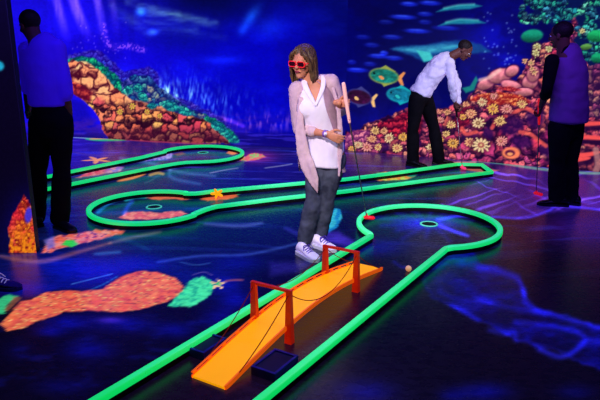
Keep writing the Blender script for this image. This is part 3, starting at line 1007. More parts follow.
def rr(w, z0, z1, r, seg=4):
    out = []
    for (cx, cz, a0) in [(w / 2 - r, z1 - r, 0), (-w / 2 + r, z1 - r, 90), (-w / 2 + r * .4, z0 + r * .4, 180), (w / 2 - r * .4, z0 + r * .4, 270)]:
        R_ = r if cz > (z0 + z1) / 2 else r * .4
        for k in range(seg + 1):
            a = math.radians(a0 + 90 * k / seg)
            out.append((cx + R_ * math.cos(a), cz + R_ * math.sin(a)))
    return out


CAPP = rr(.044, .037, .072, .009)
BASEP = rr(.034, .0, .040, .004)


def border(label, runs):
    """runs: list of (part name, [points])"""
    p0 = runs[0][1][0]
    root = empty('lane_border', (p0.x, p0.y, 0), label, 'rail', 'glowing borders of the golf lanes')
    for nm, pts in runs:
        r = obj(nm, sweep(pts, CAPP), m_rail, root)
        b = obj('rail_base', sweep(pts, BASEP), m_base, root)
        b.parent = r
    return root


def arc(c, r, a0, a1, n=48, sq=1.0):
    return [V((c[0] + r * math.cos(math.radians(a0 + (a1 - a0) * k / n)), c[1] + r * math.sin(math.radians(a0 + (a1 - a0) * k / n)), 0)) for k in range(n + 1)]


def flat(v):
    return V((v[0], v[1], 0))


def ang(c, p):
    return math.degrees(math.atan2(p[1] - c[1], p[0] - c[0]))


# near lane
C1, R1 = (1.125, 5.195), .605
A1, B1 = flat(G(371, 234, .07)), flat(G(446, 247, .07))
dA = V((.5415, .8407, 0))
A0 = A1 - dA * 3.6
B0 = B1 - dA * 3.3
aA, aB = ang(C1, A1), ang(C1, B1)
ring = [A1] + arc(C1, R1, aA % 360 - 6, aB - 4 if aB > 0 else aB + 4, 60) + [B1]
# run clockwise from the joint with the left rail, over the far side, to the right rail
a_start = aA % 360 - 4
a_end = aB + 6
ring = [A1] + arc(C1, R1, a_start, a_end, 64) + [B1]
border('bright green rail around the nearest lane, which holds the orange bridge', [('straight_rail', [A0, A1]), ('ring_rail', ring), ('straight_rail', [B1, B0])])
# long middle lane
C2, R2 = (-1.455, 5.78), .565
u2 = [G(x, y, .07) for x, y in [(212, 190), (300, 182), (345, 178), (400, 171), (457, 163)]]
l2 = [G(x, y, .07) for x, y in [(492, 171), (420, 180), (345, 190), (280, 197), (216, 205)]]
u2 = [flat(v) for v in u2]
l2 = [flat(v) for v in l2]
ringp = [flat(G(216, 205, .07)), flat(G(205, 208, .07)), flat(G(193, 213, .07))] + arc(C2, R2, -32, -300, 56) + [flat(G(184, 192, .07)), flat(G(196, 192, .07)), flat(G(212, 190, .07))]
ringp = [V(r) for r in catmull([tuple(v) for v in ringp], 2)]
border('long green rail around the middle lane behind the woman', [('straight_rail', u2), ('ring_rail', ringp[::-1]), ('straight_rail', l2), ('end_rail', [u2[-1], flat(G(482, 163.5, .07)), l2[0]])])
# far lane beside the orange reef
C3, R3 = (-1.37, 8.43), .575
a3, b3 = flat(G(35, 178, .07)), flat(G(35, 190, .07))
up3 = [a3 + (a3 - flat(G(75, 169.5, .07))) * 1.2, flat(G(75, 169.5, .07)), flat(G(140, 156.5, .07)), flat(G(165, 150.5, .07))]
lo3 = [flat(G(192, 158.5, .07)), flat(G(170, 162, .07)), flat(G(145, 167.5, .07)), flat(G(75, 182, .07)), b3 + (b3 - flat(G(75, 182, .07))) * .9]
tail = [flat(G(186, 161.2, .07)), flat(G(176, 162.4, .07)), flat(G(162, 164.8, .07)), flat(G(145, 168, .07))]
ring3 = [up3[-1]] + arc(C3, R3, 160, -70, 44) + [V(q) for q in catmull([tuple(v) for v in tail], 4)]
lo3 = [tail[-1]] + lo3[3:]
border('green rail around the farthest lane below the orange reef', [('straight_rail', up3), ('ring_rail', ring3), ('straight_rail', lo3)])


def cup(x, y, r, col, label):
    c = G(x, y, .004)
    root = empty('golf_hole', (c.x, c.y, 0), label, 'golf hole', 'golf holes')
    bm = bmesh.new()
    n = 40
    for k in range(n):
        pass
    prof = [(r, .002), (r, .007), (r - .006, .010), (r - .014, .010), (r - .018, .006), (r - .018, .002)]
    rings = []
    for k in range(n):
        a = 2 * math.pi * k / n
        rings.append([bm.verts.new(V((c.x + q * math.cos(a), c.y + q * math.sin(a), z))) for q, z in prof])
    for k in range(n):
        A, B = rings[k], rings[(k + 1) % n]
        for j in range(len(prof)):
            bm.faces.new((A[j], A[(j + 1) % len(prof)], B[(j + 1) % len(prof)], B[j]))
    obj('rim', bm, col, root)
    bm = bmesh.new()
    bmesh.ops.create_cone(bm, cap_ends=True, segments=32, radius1=r - .018, radius2=r - .018, depth=.003, matrix=Matrix.Translation((c.x, c.y, .003)))
    obj('cup_bottom', bm, m_base, root, smooth=False)


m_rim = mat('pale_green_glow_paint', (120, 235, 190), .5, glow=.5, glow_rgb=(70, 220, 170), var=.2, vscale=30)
cup(429, 224, .082, m_rim, 'pale green hole rim in the round end of the nearest lane')
cup(154, 207, .080, m_rim, 'green hole rim in the round end of the middle lane')
cup(203, 152.5, .080, m_rim, 'green hole rim in the round end of the farthest lane')

# golf ball
bm = bmesh.new()
bc = G(408.5, 268.5, .0225)
bmesh.ops.create_icosphere(bm, subdivisions=4, radius=.0225, matrix=Matrix.Translation(bc))
for v in bm.verts:      # dimples
    q = (v.co - bc).normalized()
    best = 0
    for k in range(60):
        z = 1 - (2 * k + 1) / 60
        a = k * 2.39996
        s = math.sqrt(1 - z * z)
        best = max(best, q.dot(V((s * math.cos(a), s * math.sin(a), z))))
    if best > .985:
        v.co -= q * .0009
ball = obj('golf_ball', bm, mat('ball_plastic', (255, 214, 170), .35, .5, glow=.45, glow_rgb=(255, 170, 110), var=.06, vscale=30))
ball['label'] = 'peach coloured golf ball lying against the rail beyond the orange bridge'
ball['category'] = 'golf ball'

# small yellow starfish ornament leaning in the middle lane
sc_ = G(217, 199.5)
tilt = frame((.1, -1, 0)) @ Matrix.Rotation(math.radians(-28), 3, 'X')
bm = bmesh.new()
outl = []
for k in range(50):
    a = 2 * math.pi * k / 50 + .35
    rr_ = .026 + .046 * (0.5 + 0.5 * math.cos(5 * (a - .35))) ** 1.5
    outl.append((rr_ * math.sin(a), rr_ * math.cos(a)))
lowz = min((tilt @ V((u, -.01, v))).z for u, v in outl)
cc_ = V((sc_.x, sc_.y + .02, .003 - lowz))
fr_ = [bm.verts.new(cc_ + tilt @ V((u * .93, .010, v * .93))) for u, v in outl]
md_ = [bm.verts.new(cc_ + tilt @ V((u, 0, v))) for u, v in outl]
bk_ = [bm.verts.new(cc_ + tilt @ V((u * .93, -.010, v * .93))) for u, v in outl]
f0, b0_ = bm.verts.new(cc_ + tilt @ V((0, .020, 0))), bm.verts.new(cc_ + tilt @ V((0, -.012, 0)))
for k in range(50):
    j = (k + 1) % 50
    bm.faces.new((fr_[k], fr_[j], f0))
    bm.faces.new((bk_[j], bk_[k], b0_))
    bm.faces.new((fr_[k], md_[k], md_[j], fr_[j]))
    bm.faces.new((md_[k], bk_[k], bk_[j], md_[j]))
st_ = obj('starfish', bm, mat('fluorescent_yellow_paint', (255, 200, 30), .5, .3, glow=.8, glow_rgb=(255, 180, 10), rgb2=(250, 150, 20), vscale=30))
st_['label'] = 'small yellow starfish ornament leaning by the far rail of the middle lane'
st_['category'] = 'starfish'

# ------------------------------------------------------------------ the orange bridge
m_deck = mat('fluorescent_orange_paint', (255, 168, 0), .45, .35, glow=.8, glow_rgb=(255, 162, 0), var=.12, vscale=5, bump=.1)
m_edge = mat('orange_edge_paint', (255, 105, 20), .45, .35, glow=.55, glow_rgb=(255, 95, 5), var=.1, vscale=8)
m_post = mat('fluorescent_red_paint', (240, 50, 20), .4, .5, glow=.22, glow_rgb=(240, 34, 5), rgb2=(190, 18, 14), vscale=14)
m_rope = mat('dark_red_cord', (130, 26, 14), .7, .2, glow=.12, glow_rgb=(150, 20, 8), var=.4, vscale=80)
bn_l, bn_r, bf_r = G(192, 376, .01), G(225, 388, .01), G(382, 268.5, .01)
mid0 = (bn_l + bn_r) / 2
wv = (bn_r - bn_l)
half = wv.length / 2
dirb = (bf_r - bn_r)
LB = dirb.length
dirb.normalize()
acr = V((dirb.y, -dirb.x, 0))
mid0 = bn_r - acr * half
bridge = empty('footbridge', (mid0.x, mid0.y, 0), 'small arched orange toy bridge with red posts and cord handrails in the nearest lane', 'bridge')
ARCH = .105


def bz(s):
    return .012 + ARCH * math.sin(math.pi * s) ** 1.05 if 0 < s < 1 else .012


def bpt(s, a, dz=0):
    return V((mid0.x, mid0.y, 0)) + dirb * (LB * s) + acr * a + V((0, 0, bz(s) + dz))


def strip(s0, s1, a0, a1, z0, z1, n=40):
    bm = bmesh.new()
    rings = []
    for k in range(n + 1):
        s = s0 + (s1 - s0) * k / n
        rings.append([bm.verts.new(q) for q in (bpt(s, a0, z0), bpt(s, a1, z0), bpt(s, a1, z1), bpt(s, a0, z1))])
    for A, B in zip(rings[:-1], rings[1:]):
        for j in range(4):
            bm.faces.new((A[j], A[(j + 1) % 4], B[(j + 1) % 4], B[j]))
    bm.faces.new(rings[0][::-1])
    bm.faces.new(rings[-1])
    return bm


obj('deck', strip(0, 1, -half, half, -.012, 0.0, 48), m_deck, bridge, smooth=False)
obj('deck_edge', strip(0.0, 1, half - .004, half + .006, -.016, .010, 48), m_edge, bridge, smooth=False)
# slotted edge on the other side: a lower ledge, uprights and a top strip
NS = 15
bm = strip(0.0, 1, -half - .006, -half + .003, .016, .022, 48)
b2 = strip(0.0, 1, -half - .006, -half + .004, -.014, .002, 48)
me_t = bpy.data.meshes.new('t')
b2.to_mesh(me_t)
b2.free()
bm.from_mesh(me_t)
for k in range(NS + 1):
    s = .012 + .976 * k / NS
    b3_ = strip(s - .006, s + .006, -half - .005, -half + .003, .002, .0165, 2)
    b3_.to_mesh(me_t)
    b3_.free()
    bm.from_mesh(me_t)
bpy.data.meshes.remove(me_t)
obj('deck_edge', bm, m_edge, bridge, smooth=False, label='slotted orange deck edge')
sn, sf = .40, .80
posts = {}
for nm, s, tops in (('n', .305, .318), ('f', .755, .285)):
    for sd, sg in (('l', -1), ('r', 1)):
        base = V((mid0.x, mid0.y, 0)) + dirb * (LB * s) + acr * (sg * (half + .014))
        bm = bmesh.new()
        rings = []
        for z, w in ((0, .023), (.06, .021), (.16, .0185), (tops, .0145), (tops + .003, .012)):
            c = base + V((0, 0, z)) - acr * (sg * .0 * z)
            rings.append([bm.verts.new(c + acr * (w * i) + dirb * (w * .8 * j)) for i, j in ((-1, -1), (1, -1), (1, 1), (-1, 1))])
        for A, B in zip(rings[:-1], rings[1:]):
            for j in range(4):
                bm.faces.new((A[j], A[(j + 1) % 4], B[(j + 1) % 4], B[j]))
        bm.faces.new(rings[0][::-1])
        bm.faces.new(rings[-1])
        obj('post', bm, m_post, bridge, smooth=False)
        posts[nm + sd] = base + V((0, 0, tops))
for nm in 'nf':
    a, b = posts[nm + 'l'], posts[nm + 'r']
    bm = bmesh.new()
    box(bm, (a + b) / 2 + V((0, 0, -.004)), ((b - a).length + .036, .020, .016), frame(dirb), .002, 1)
    obj('crossbar', bm, m_post, bridge, smooth=False)


def cord(a, b, sag, n=14):
    pts = [a.lerp(b, k / n) + V((0, 0, -sag * 4 * (k / n) * (1 - k / n))) for k in range(n + 1)]
    bm = bmesh.new()
    tube(bm, pts, .0028, n=6, sub=1)
    obj('handrail_cord', bm, m_rope, bridge)


for sd, sg in (('l', -1), ('r', 1)):
    a, b = posts['n' + sd] - V((0, 0, .02)), posts['f' + sd] - V((0, 0, .02))
    cord(a, b, .10 if sd == 'l' else .15)
    cord(bpt(.06, sg * (half + .006), .012), a, .02)
    cord(b, bpt(.97, sg * (half + .006), .012), .015)

# painted blocks flanking the bridge
m_block = mat('dark_blue_painted_wood', (34, 22, 165), .55, .3, var=.35, vscale=20)
m_block2 = mat('navy_recess', (20, 12, 80), .6, .2, var=.3, vscale=20)


def block(c, lx, ly, h, R_, label):
    root = empty('wooden_block', (c.x, c.y, 0), label, 'block', 'dark blue blocks beside the bridge')
    bm = bmesh.new()
    t = .016
    for (a, b, sx, sy) in ((0, ly / 2 - t / 2, lx, t), (0, -ly / 2 + t / 2, lx, t), (lx / 2 - t / 2, 0, t, ly - 2 * t), (-lx / 2 + t / 2, 0, t, ly - 2 * t)):
        box(bm, V((c.x, c.y, h / 2)) + R_ @ V((a, b, 0)), (sx, sy, h), R_, .002, 1)
    obj('rim', bm, m_block, root, smooth=False)
    bm = bmesh.new()
    box(bm, (c.x, c.y, h * .42), (lx - 2 * t, ly - 2 * t, h * .84), R_)
    obj('inset', bm, m_block2, root, smooth=False)


RB = frame(dirb)
block(G(205, 345, .03), .15, .20, .05, RB, 'dark blue block between the bridge and the rail nearer the woman')
block(G(275, 364, .03), .15, .22, .05, RB, 'dark blue block on the side of the bridge away from the woman')

# ------------------------------------------------------------------ putters
m_shaft = mat('brushed_steel', (150, 140, 135), .3, .5, metal=.9, var=.2, vscale=40)


def putter(top, gend, head, gripm, headm, label, hdir, shaftm=None, hl=.11):
    root = empty('putter', head, label, 'putter', 'putters held by the players')
    ax = (top - head).normalized()
    bm = bmesh.new()
    tube(bm, [top, top.lerp(gend, .15), top.lerp(gend, .6), gend], [.015, .016, .0145, .011], n=12, sub=2)
    obj('grip', bm, gripm, root)
    bm = bmesh.new()
    tube(bm, [gend + ax * .02, head + V((0, 0, .03)) + ax * .03, head + V((0, 0, .018))], [.006, .005, .0045], n=8, sub=1)
    obj('shaft', bm, shaftm or m_shaft, root)
    bm = bmesh.new()
    hd = V(hdir).normalized()
    box(bm, head + hd * .025 + V((0, 0, .017)), (.034, hl, .030), frame(hd), .009, 3)
    bmesh.ops.create_cone(bm, cap_ends=True, segments=12, radius1=.011, radius2=.008, depth=.03, matrix=Matrix.Translation(head + V((0, 0, .035))))
    obj('putter_head', bm, headm, root)
    return root


# ------------------------------------------------------------------ people
m_skin = mat('skin_woman', (214, 140, 108), .5, .35, var=.12, vscale=25)
m_skin_d = mat('skin_man', (120, 72, 58), .55, .35, var=.12, vscale=25)
m_eye = mat('eye', (235, 230, 225), .25, .5, var=.05)
m_iris = mat('iris', (40, 25, 20), .2, .5, var=.1)
m_lip = mat('lips', (150, 50, 60), .45, .4, var=.1)
m_hair_w = mat('brown_blonde_hair', (120, 90, 58), .45, .4, rgb2=(40, 27, 20), vscale=30, stretch=(4, 4, .25), bump=.4, bscale=50)
m_hair_d = mat('dark_brown_hair', (40, 26, 24), .6, .3, var=.5, vscale=90, bump=.5, bscale=120)
m_cardigan = mat('mauve_knit', (226, 192, 206), .85, .15, var=.16, vscale=30, bump=.3, bscale=160)
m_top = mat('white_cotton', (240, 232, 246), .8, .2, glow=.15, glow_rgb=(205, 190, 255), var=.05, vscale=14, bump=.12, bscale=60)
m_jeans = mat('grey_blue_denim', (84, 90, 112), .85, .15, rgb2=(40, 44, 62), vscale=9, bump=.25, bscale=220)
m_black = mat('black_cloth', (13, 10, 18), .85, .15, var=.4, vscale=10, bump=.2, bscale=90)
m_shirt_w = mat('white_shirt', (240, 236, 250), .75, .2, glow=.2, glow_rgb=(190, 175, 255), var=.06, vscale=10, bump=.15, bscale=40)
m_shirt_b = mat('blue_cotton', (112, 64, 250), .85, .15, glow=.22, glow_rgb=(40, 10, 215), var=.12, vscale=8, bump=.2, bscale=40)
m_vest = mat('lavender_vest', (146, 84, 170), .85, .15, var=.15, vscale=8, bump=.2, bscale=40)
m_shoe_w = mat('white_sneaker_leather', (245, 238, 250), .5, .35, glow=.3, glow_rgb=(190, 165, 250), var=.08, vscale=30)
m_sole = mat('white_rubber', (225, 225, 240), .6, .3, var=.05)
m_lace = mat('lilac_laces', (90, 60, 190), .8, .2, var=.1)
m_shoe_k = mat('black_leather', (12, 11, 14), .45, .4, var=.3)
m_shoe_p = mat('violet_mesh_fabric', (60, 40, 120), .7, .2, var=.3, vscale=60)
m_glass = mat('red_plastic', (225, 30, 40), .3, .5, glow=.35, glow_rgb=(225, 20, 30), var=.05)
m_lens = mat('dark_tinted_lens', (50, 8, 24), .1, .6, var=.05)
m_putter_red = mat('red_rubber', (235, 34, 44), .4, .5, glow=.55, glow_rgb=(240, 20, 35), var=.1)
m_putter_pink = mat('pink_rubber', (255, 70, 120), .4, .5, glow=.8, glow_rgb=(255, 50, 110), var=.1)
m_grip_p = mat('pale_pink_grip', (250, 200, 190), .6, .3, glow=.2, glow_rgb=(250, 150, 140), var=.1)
m_grip_k = mat('black_grip', (14, 12, 14), .7, .2, var=.3)
m_strap = mat('violet_watch_strap', (140, 90, 200), .5, .4, var=.1)


def head_into(bm, c, R, s=1.0):
    def L(x, y, z):
        return c + R @ V((x * s, y * s, z * s))
    E = lambda p, r: ellipsoid(bm, L(*p), tuple(q * s for q in r), R)
    E((0, -.012, .032), (.074, .092, .080))
    E((0, .022, -.020), (.062, .066, .072))
    E((0, .034, -.062), (.044, .046, .042))
    E((0, .060, -.088), (.024, .022, .020))
    E((0, .076, .022), (.048, .016, .013))
    E((0, .088, .004), (.009, .014, .026))
    E((0, .098, -.018), (.015, .017, .012))
    for q in (-1, 1):
        E((q * .034, .066, -.024), (.022, .020, .020))
        E((q * .074, -.006, -.008), (.009, .018, .030))
    E((0, .080, -.052), (.024, .010, .008))


def face_parts(root, c, R, s=1.0):
    for q in (-1, 1):
        bm = bmesh.new()
        ellipsoid(bm, c + R @ (V((q * .031, .0745, .003)) * s), (.012 * s, .011 * s, .007 * s), R)
        e = obj('eye', bm, m_eye, root)
        bm = bmesh.new()
        ellipsoid(bm, c + R @ (V((q * .031, .084, .003)) * s), (.0055 * s, .003 * s, .0055 * s), R)
        i = obj('iris', bm, m_iris, root)
        i.parent = e
    bm = bmesh.new()
    ellipsoid(bm, c + R @ (V((0, .088, -.052)) * s), (.022 * s, .006 * s, .0075 * s), R)
    obj('mouth', bm, m_lip, root)


def hand_into(bm, wrist, d, pn, ts, curl, thumb_curl=.5, s=1.0):
    """d: direction of the palm, pn: side the palm faces, ts: side of the thumb; curl: bend at each knuckle in degrees"""
    d = V(d).normalized()
    pn = (V(pn) - d * V(pn).dot(d)).normalized()
    a = d.cross(pn).normalized()
    if a.dot(V(ts)) < 0:
        a = -a
    tube(bm, [wrist - d * .02 * s, wrist + d * .02 * s, wrist + d * .055 * s, wrist + d * .088 * s], [(.024 * s, .018 * s), (.031 * s, .016 * s), (.038 * s, .014 * s), (.038 * s, .011 * s)], side=a, n=12, sub=2)
    for k, (off, ln) in enumerate(((.029, .070), (.010, .079), (-.010, .073), (-.028, .057))):
        p = wrist + d * (.084 * s) + a * off * s
        dirv = (d + a * off * 2.2).normalized()
        pts = [p - dirv * .018 * s, p]
        th = 0
        for q, f in enumerate((.45, .31, .24)):
            th += curl[q] if isinstance(curl, (list, tuple)) else curl
            dv = dirv * math.cos(math.radians(th)) + pn * math.sin(math.radians(th))
            p = p + dv * ln * f * s
            pts.append(p)
        tube(bm, pts, [.0092 * s, .0094 * s, .0086 * s, .0078 * s, .0068 * s], n=8, sub=2)
    p = wrist + d * .022 * s + a * .024 * s
    t0 = (d * .55 + a * .75 + pn * .35).normalized()
    t1 = (d * .9 + a * (.35 - .5 * thumb_curl) + pn * (.3 + thumb_curl * .6)).normalized()
    t2 = (d * .9 + a * (.1 - .8 * thumb_curl) + pn * (.2 + thumb_curl * .7)).normalized()
    tube(bm, [p, p + t0 * .034 * s, p + t0 * .034 * s + t1 * .032 * s, p + t0 * .034 * s + t1 * .032 * s + t2 * .024 * s], [.0135 * s, .0115 * s, .0100 * s, .0080 * s], n=8, sub=2)


def arm_into(bm, sh, el, wr, k=1.0, upto=1.0, add=0.0):
    u = (el - sh)
    f = (wr - el)
    pts = [sh, sh + u * .35, sh + u * .75, el]
    rd = [.050 * k + add, .046 * k + add, .040 * k + add, .036 * k + add]
    for q, r in ((.3, .037), (.7, .030), (1.0, .0235)):
        if q <= upto + 1e-6:
            pts.append(el + f * q)
            rd.append(r * k + add)
    tube(bm, pts, rd, n=14, sub=3)


def leg_into(bm, hip, kn, an, k=1.0, add=0.0, flare=0.0):
    u, f = kn - hip, an - kn
    tube(bm, [hip, hip + u * .3, hip + u * .75, kn, kn + f * .3, kn + f * .7, an],
         [.088 * k + add, .082 * k + add, .064 * k + add, .054 * k + add, .056 * k + add + flare * .3, .043 * k + add + flare * .7, .036 * k + add + flare], n=16, sub=3)


def shoe(root, at, heading, L=.26, upper=None, sole=None, lace=None, name='sneaker'):
    """at: ground point under the ankle"""
    d = V((heading[0], heading[1], 0)).normalized()
    s = V((d.y, -d.x, 0))
    secs = [(-.07, .030, .070), (-.055, .036, .098), (-.015, .038, .105), (.03, .040, .092), (.075, .044, .070), (.12, .048, .056), (.155, .044, .048), (.182, .030, .036), (.192, .012, .022)]
    k = L / .262
    bm = bmesh.new()
    rings = []
    n = 16
    for (t, w, h) in secs:
        vs = []
        for j in range(n):
            a = 2 * math.pi * j / n
            ca, sa = math.cos(a), math.sin(a)
            z = .018 + (h - .018) * (.5 + .5 * sa) ** .8
            vs.append(bm.verts.new(V((at.x, at.y, at.z)) + d * t * k + s * (w * ca * (1 - .25 * max(sa, 0))) + V((0, 0, z))))
        rings.append(vs)
    for A, B in zip(rings[:-1], rings[1:]):
        for j in range(n):
            bm.faces.new((A[j], A[(j + 1) % n], B[(j + 1) % n], B[j]))
    bm.faces.new(rings[0][::-1])
    bm.faces.new(rings[-1])
    up = obj(name, bm, upper, root)
    bm = bmesh.new()
    outl = []
    for (t, w, h) in secs:
        outl.append((t, w + .005))
    pts = [(outl[0][0] - .006, 0.012)] + outl + [(outl[-1][0] + .008, .006)]
    lo, hi = [], []
    seq = [(t, w) for t, w in pts] + [(t, -w) for t, w in pts[::-1]]
    lo = [bm.verts.new(V((at.x, at.y, at.z)) + d * t * k + s * w + V((0, 0, .0))) for t, w in seq]
    hi = [bm.verts.new(V((at.x, at.y, at.z)) + d * t * k + s * w + V((0, 0, .026))) for t, w in seq]
    m_ = len(seq)
    for j in range(m_):
        bm.faces.new((lo[j], lo[(j + 1) % m_], hi[(j + 1) % m_], hi[j]))
    bm.faces.new(lo[::-1])
    bm.faces.new(hi)
    o = obj('sole', bm, sole, root, smooth=False)
    o.parent = up
    if lace:
        bm = bmesh.new()
        for t, h in ((.045, .092), (.065, .082), (.085, .074), (.105, .067)):
            pts = [V((at.x, at.y, at.z)) + d * t * k + s * q + V((0, 0, h - abs(q) * .5)) for q in (-.028, -.014, 0, .014, .028)]
            tube(bm, pts, .004, n=6, sub=1)
        for sg in (-1, 1):
            pts = [V((at.x, at.y, at.z)) + d * (.045 * k) + V((0, 0, .095)), V((at.x, at.y, at.z)) + d * (.05 * k) + s * (sg * .03) + V((0, 0, .098)), V((at.x, at.y, at.z)) + d * (.07 * k) + s * (sg * .045) + V((0, 0, .07))]
            tube(bm, pts, .0035, n=6, sub=3)
        o = obj('laces', bm, lace, root)
        o.parent = up
    return up


def torso_into(bm, pts, rads, sides):
    tube(bm, pts, rads, side=sides, n=24, sub=4)


# ---- the woman with the putter
YW = 4.83
w = empty('person', (0.11, 4.80, 0), 'woman in white top, mauve cardigan and red glasses, standing with a putter', 'person')
pelv = P(326, 155, YW + .02)
waist = P(321, 132, YW + .02)
chest = P(315, 105, YW)
shou = P(313, 88, YW)
neck = P(309, 80, YW - .01)
hdc = P(303, 62, YW - .05)
sideW = V((.96, -.28, 0))          # across her shoulders
fwdW = V((-.28, -.96, 0))
shl, shr = P(297, 90, YW - .02), P(331, 82, YW - .02)
ell_, wrl = P(299, 129, YW - .0), P(327, 134, YW - .19)
elr, wrr = P(341, 110, YW + .03), P(339, 103, YW - .15)
hipl, hipr = P(318, 160, YW + .02), P(334, 158, YW + .02)
knl, knr = P(314, 199, YW - .05), P(327, 196, YW - .02)
anl, anr = P(305, 237, YW - .06), P(320, 231, YW + .02)
RH = frame(V((-.46, -.84, -.16)), V((.06, 0, 1)))
bm = bmesh.new()
torso_into(bm, [pelv - V((0, 0, .06)), pelv, waist, chest, shou, neck], [(.12, .09), (.15, .105), (.12, .09), (.135, .10), (.115, .07), (.05, .05)], sideW)
tube(bm, [neck - V((0, 0, .03)), neck.lerp(hdc, .5) + V((0, .01, 0)), hdc + RH @ V((0, -.02, -.03))], [.052, .048, .050], n=14)
head_into(bm, hdc, RH, 1.04)
arm_into(bm, shl, ell_, wrl, .92)
arm_into(bm, shr, elr, wrr, .92)
hand_into(bm, wrl, P(343, 141, YW - .22) - wrl, (0, 1, .15), (0.5, -.3, 1), (16, 22, 18), .1, .93)
gtop, gend = P(343.5, 84, YW - .19), P(349.5, 122, YW - .165)
gpos = P(347.2, 104, YW - .18)
hand_into(bm, wrr + V((-.01, .03, .0)), gpos - wrr + V((.035, .01, 0)), (.15, -1, 0), (0, 0, 1), (62, 80, 50), .8, .93)
leg_into(bm, hipl, knl, anl, .9)
leg_into(bm, hipr, knr, anr, .9)
remeshed(obj('body', bm, m_skin, w), .0048, 3)
face_parts(w, hdc, RH, 1.04)
# jeans
bm = bmesh.new()
tube(bm, [pelv - V((0, 0, .05)), pelv, pelv.lerp(waist, .6)], [(.13, .10), (.152, .108), (.125, .095)], side=sideW, n=24)
leg_into(bm, hipl, knl, anl - V((0, 0, .01)), 1.0, .014, .016)
leg_into(bm, hipr, knr, anr - V((0, 0, .01)), 1.0, .014, .016)
remeshed(obj('jeans', bm, m_jeans, w), .009, 5, .005, 11, (1, 1, 1.8))
# white V-neck top
bm = bmesh.new()
hem = P(322, 164, YW + .02)
tube(bm, [hem, pelv.lerp(waist, .45), waist, P(317, 117, YW), chest + V((0, -.012, 0)), P(313, 95, YW - .005), shou + V((0, 0, .015)), neck],
     [(.172, .140), (.162, .130), (.138, .112), (.140, .120), (.148, .130), (.142, .110), (.118, .080), (.062, .060)], side=sideW, n=28, sub=4, capr=.02)
ellipsoid(bm, P(307, 108, YW - .075), (.080, .062, .085))
ellipsoid(bm, P(321, 107, YW - .075), (.080, .062, .085))
top = remeshed(obj('top', bm, m_top, w), .008, 5, .004, 12, (1.5, 1.5, .8))
bmt = bmesh.new()
bmt.from_mesh(top.data)
base = root_loc(w)
va, vb, vc = (303, 74), (327, 74), (315.5, 104)
kill = []
for f in bmt.faces:
    c = f.calc_center_median() + base
    if c.y > YW + .01:
        continue
    px, py = proj(c.x, c.y, c.z)
    # neckline opening measured against the chest
    lx = va[0] + (vc[0] - va[0]) * (py - va[1]) / (vc[1] - va[1])
    rx = vb[0] + (vc[0] - vb[0]) * (py - vb[1]) / (vc[1] - vb[1])
    if py < vc[1] and lx < px < rx:
        kill.append(f)
bmesh.ops.delete(bmt, geom=kill, context='FACES')
bmt.to_mesh(top.data)
bmt.free()
# fill of skin at the neckline sits close under the top
bm = bmesh.new()
# lapels of the top
tube(bm, [P(304, 78, YW - .03), P(306, 88, YW - .105), P(315.5, 105, YW - .150)], [(.020, .006), (.022, .006), (.012, .006)], side=V((1, 0, 0)), n=10)
tube(bm, [P(323, 76, YW - .03), P(323, 87, YW - .105), P(316, 105, YW - .150)], [(.016, .006), (.018, .006), (.010, .006)], side=V((1, 0, 0)), n=10)
obj('collar', bm, m_top, w)

# cardigan: back and two open fronts hanging in points, plus sleeves
def shell(rows, thick, nseg=40):
    bm = bmesh.new()
    R_ = catmull([list(c) + [rx, ry, a0, a1] for c, rx, ry, a0, a1 in rows], 5)
    grid = []
    for r in R_:
        c = V(r[:3])
        rx, ry, a0, a1 = r[3:7]
        row = []
        for k in range(nseg + 1):
            t = k / nseg
            a = math.radians(a0 + (a1 - a0) * t)
            fold = 1 + .05 * math.sin(a * 9 + c.z * 7) * min(1, max(0, (1.15 - c.z) * 2))
            row.append(bm.verts.new(c + sideW * (rx * fold * math.sin(a)) + fwdW * (ry * fold * math.cos(a))))
        grid.append(row)
    for A, B in zip(grid[:-1], grid[1:]):
        for k in range(nseg):
            bm.faces.new((A[k], A[k + 1], B[k + 1], B[k]))
    r = bmesh.ops.solidify(bm, geom=bm.faces[:], thickness=thick)
    return bm


# angles: 0 faces forward, positive towards the image's right; the opening runs across the front
rows = [(P(310, 80, YW), .075, .075, 52, 308), (P(312, 86, YW), .135, .095, 48, 312), (P(313, 95, YW), .160, .125, 42, 330), (P(315, 108, YW), .168, .150, 44, 336),
        (P(318, 122, YW), .162, .146, 52, 333), (P(320, 135, YW + .01), .162, .140, 58, 326), (P(321, 150, YW + .02), .175, .146, 64, 310), (P(321, 163, YW + .02), .182, .152, 72, 304),
        (P(322, 171, YW + .02), .186, .155, 80, 298)]
cd = obj('cardigan', shell(rows, .008), m_cardigan, w)
bm = bmesh.new()
# hanging fronts
tube(bm, [P(301, 98, YW - .10), P(300, 122, YW - .12), P(302, 145, YW - .13), P(307, 165, YW - .14), P(313, 180, YW - .15), P(317.5, 193, YW - .155)],
     [(.022, .010), (.034, .012), (.050, .014), (.056, .015), (.040, .013), (.006, .006)], side=V((.95, -.1, -.25)), n=12)
tube(bm, [P(305, 150, YW - .13), P(312, 166, YW - .16), P(316, 180, YW - .165), P(318, 191, YW - .165)], [(.022, .010), (.028, .012), (.022, .011), (.006, .006)], side=V((.95, -.1, -.25)), n=12)
tube(bm, [P(333, 88, YW - .10), P(338, 106, YW - .10), P(340, 128, YW - .09), P(340, 150, YW - .09), P(339, 176, YW - .10)], [(.014, .009), (.018, .010), (.022, .011), (.022, .012), (.012, .008)], side=V((1, 0, 0)), n=12)
arm_into(bm, shl + V((0, 0, .005)), ell_, wrl, 1.0, .0, .016)
tube(bm, [ell_, ell_.lerp(wrl, .28), ell_.lerp(wrl, .5)], [.052, .050, .046], n=14)
arm_into(bm, shr, elr, wrr, 1.0, .0, .014)
tube(bm, [elr, elr.lerp(wrr, .45)], [.050, .044], n=14)
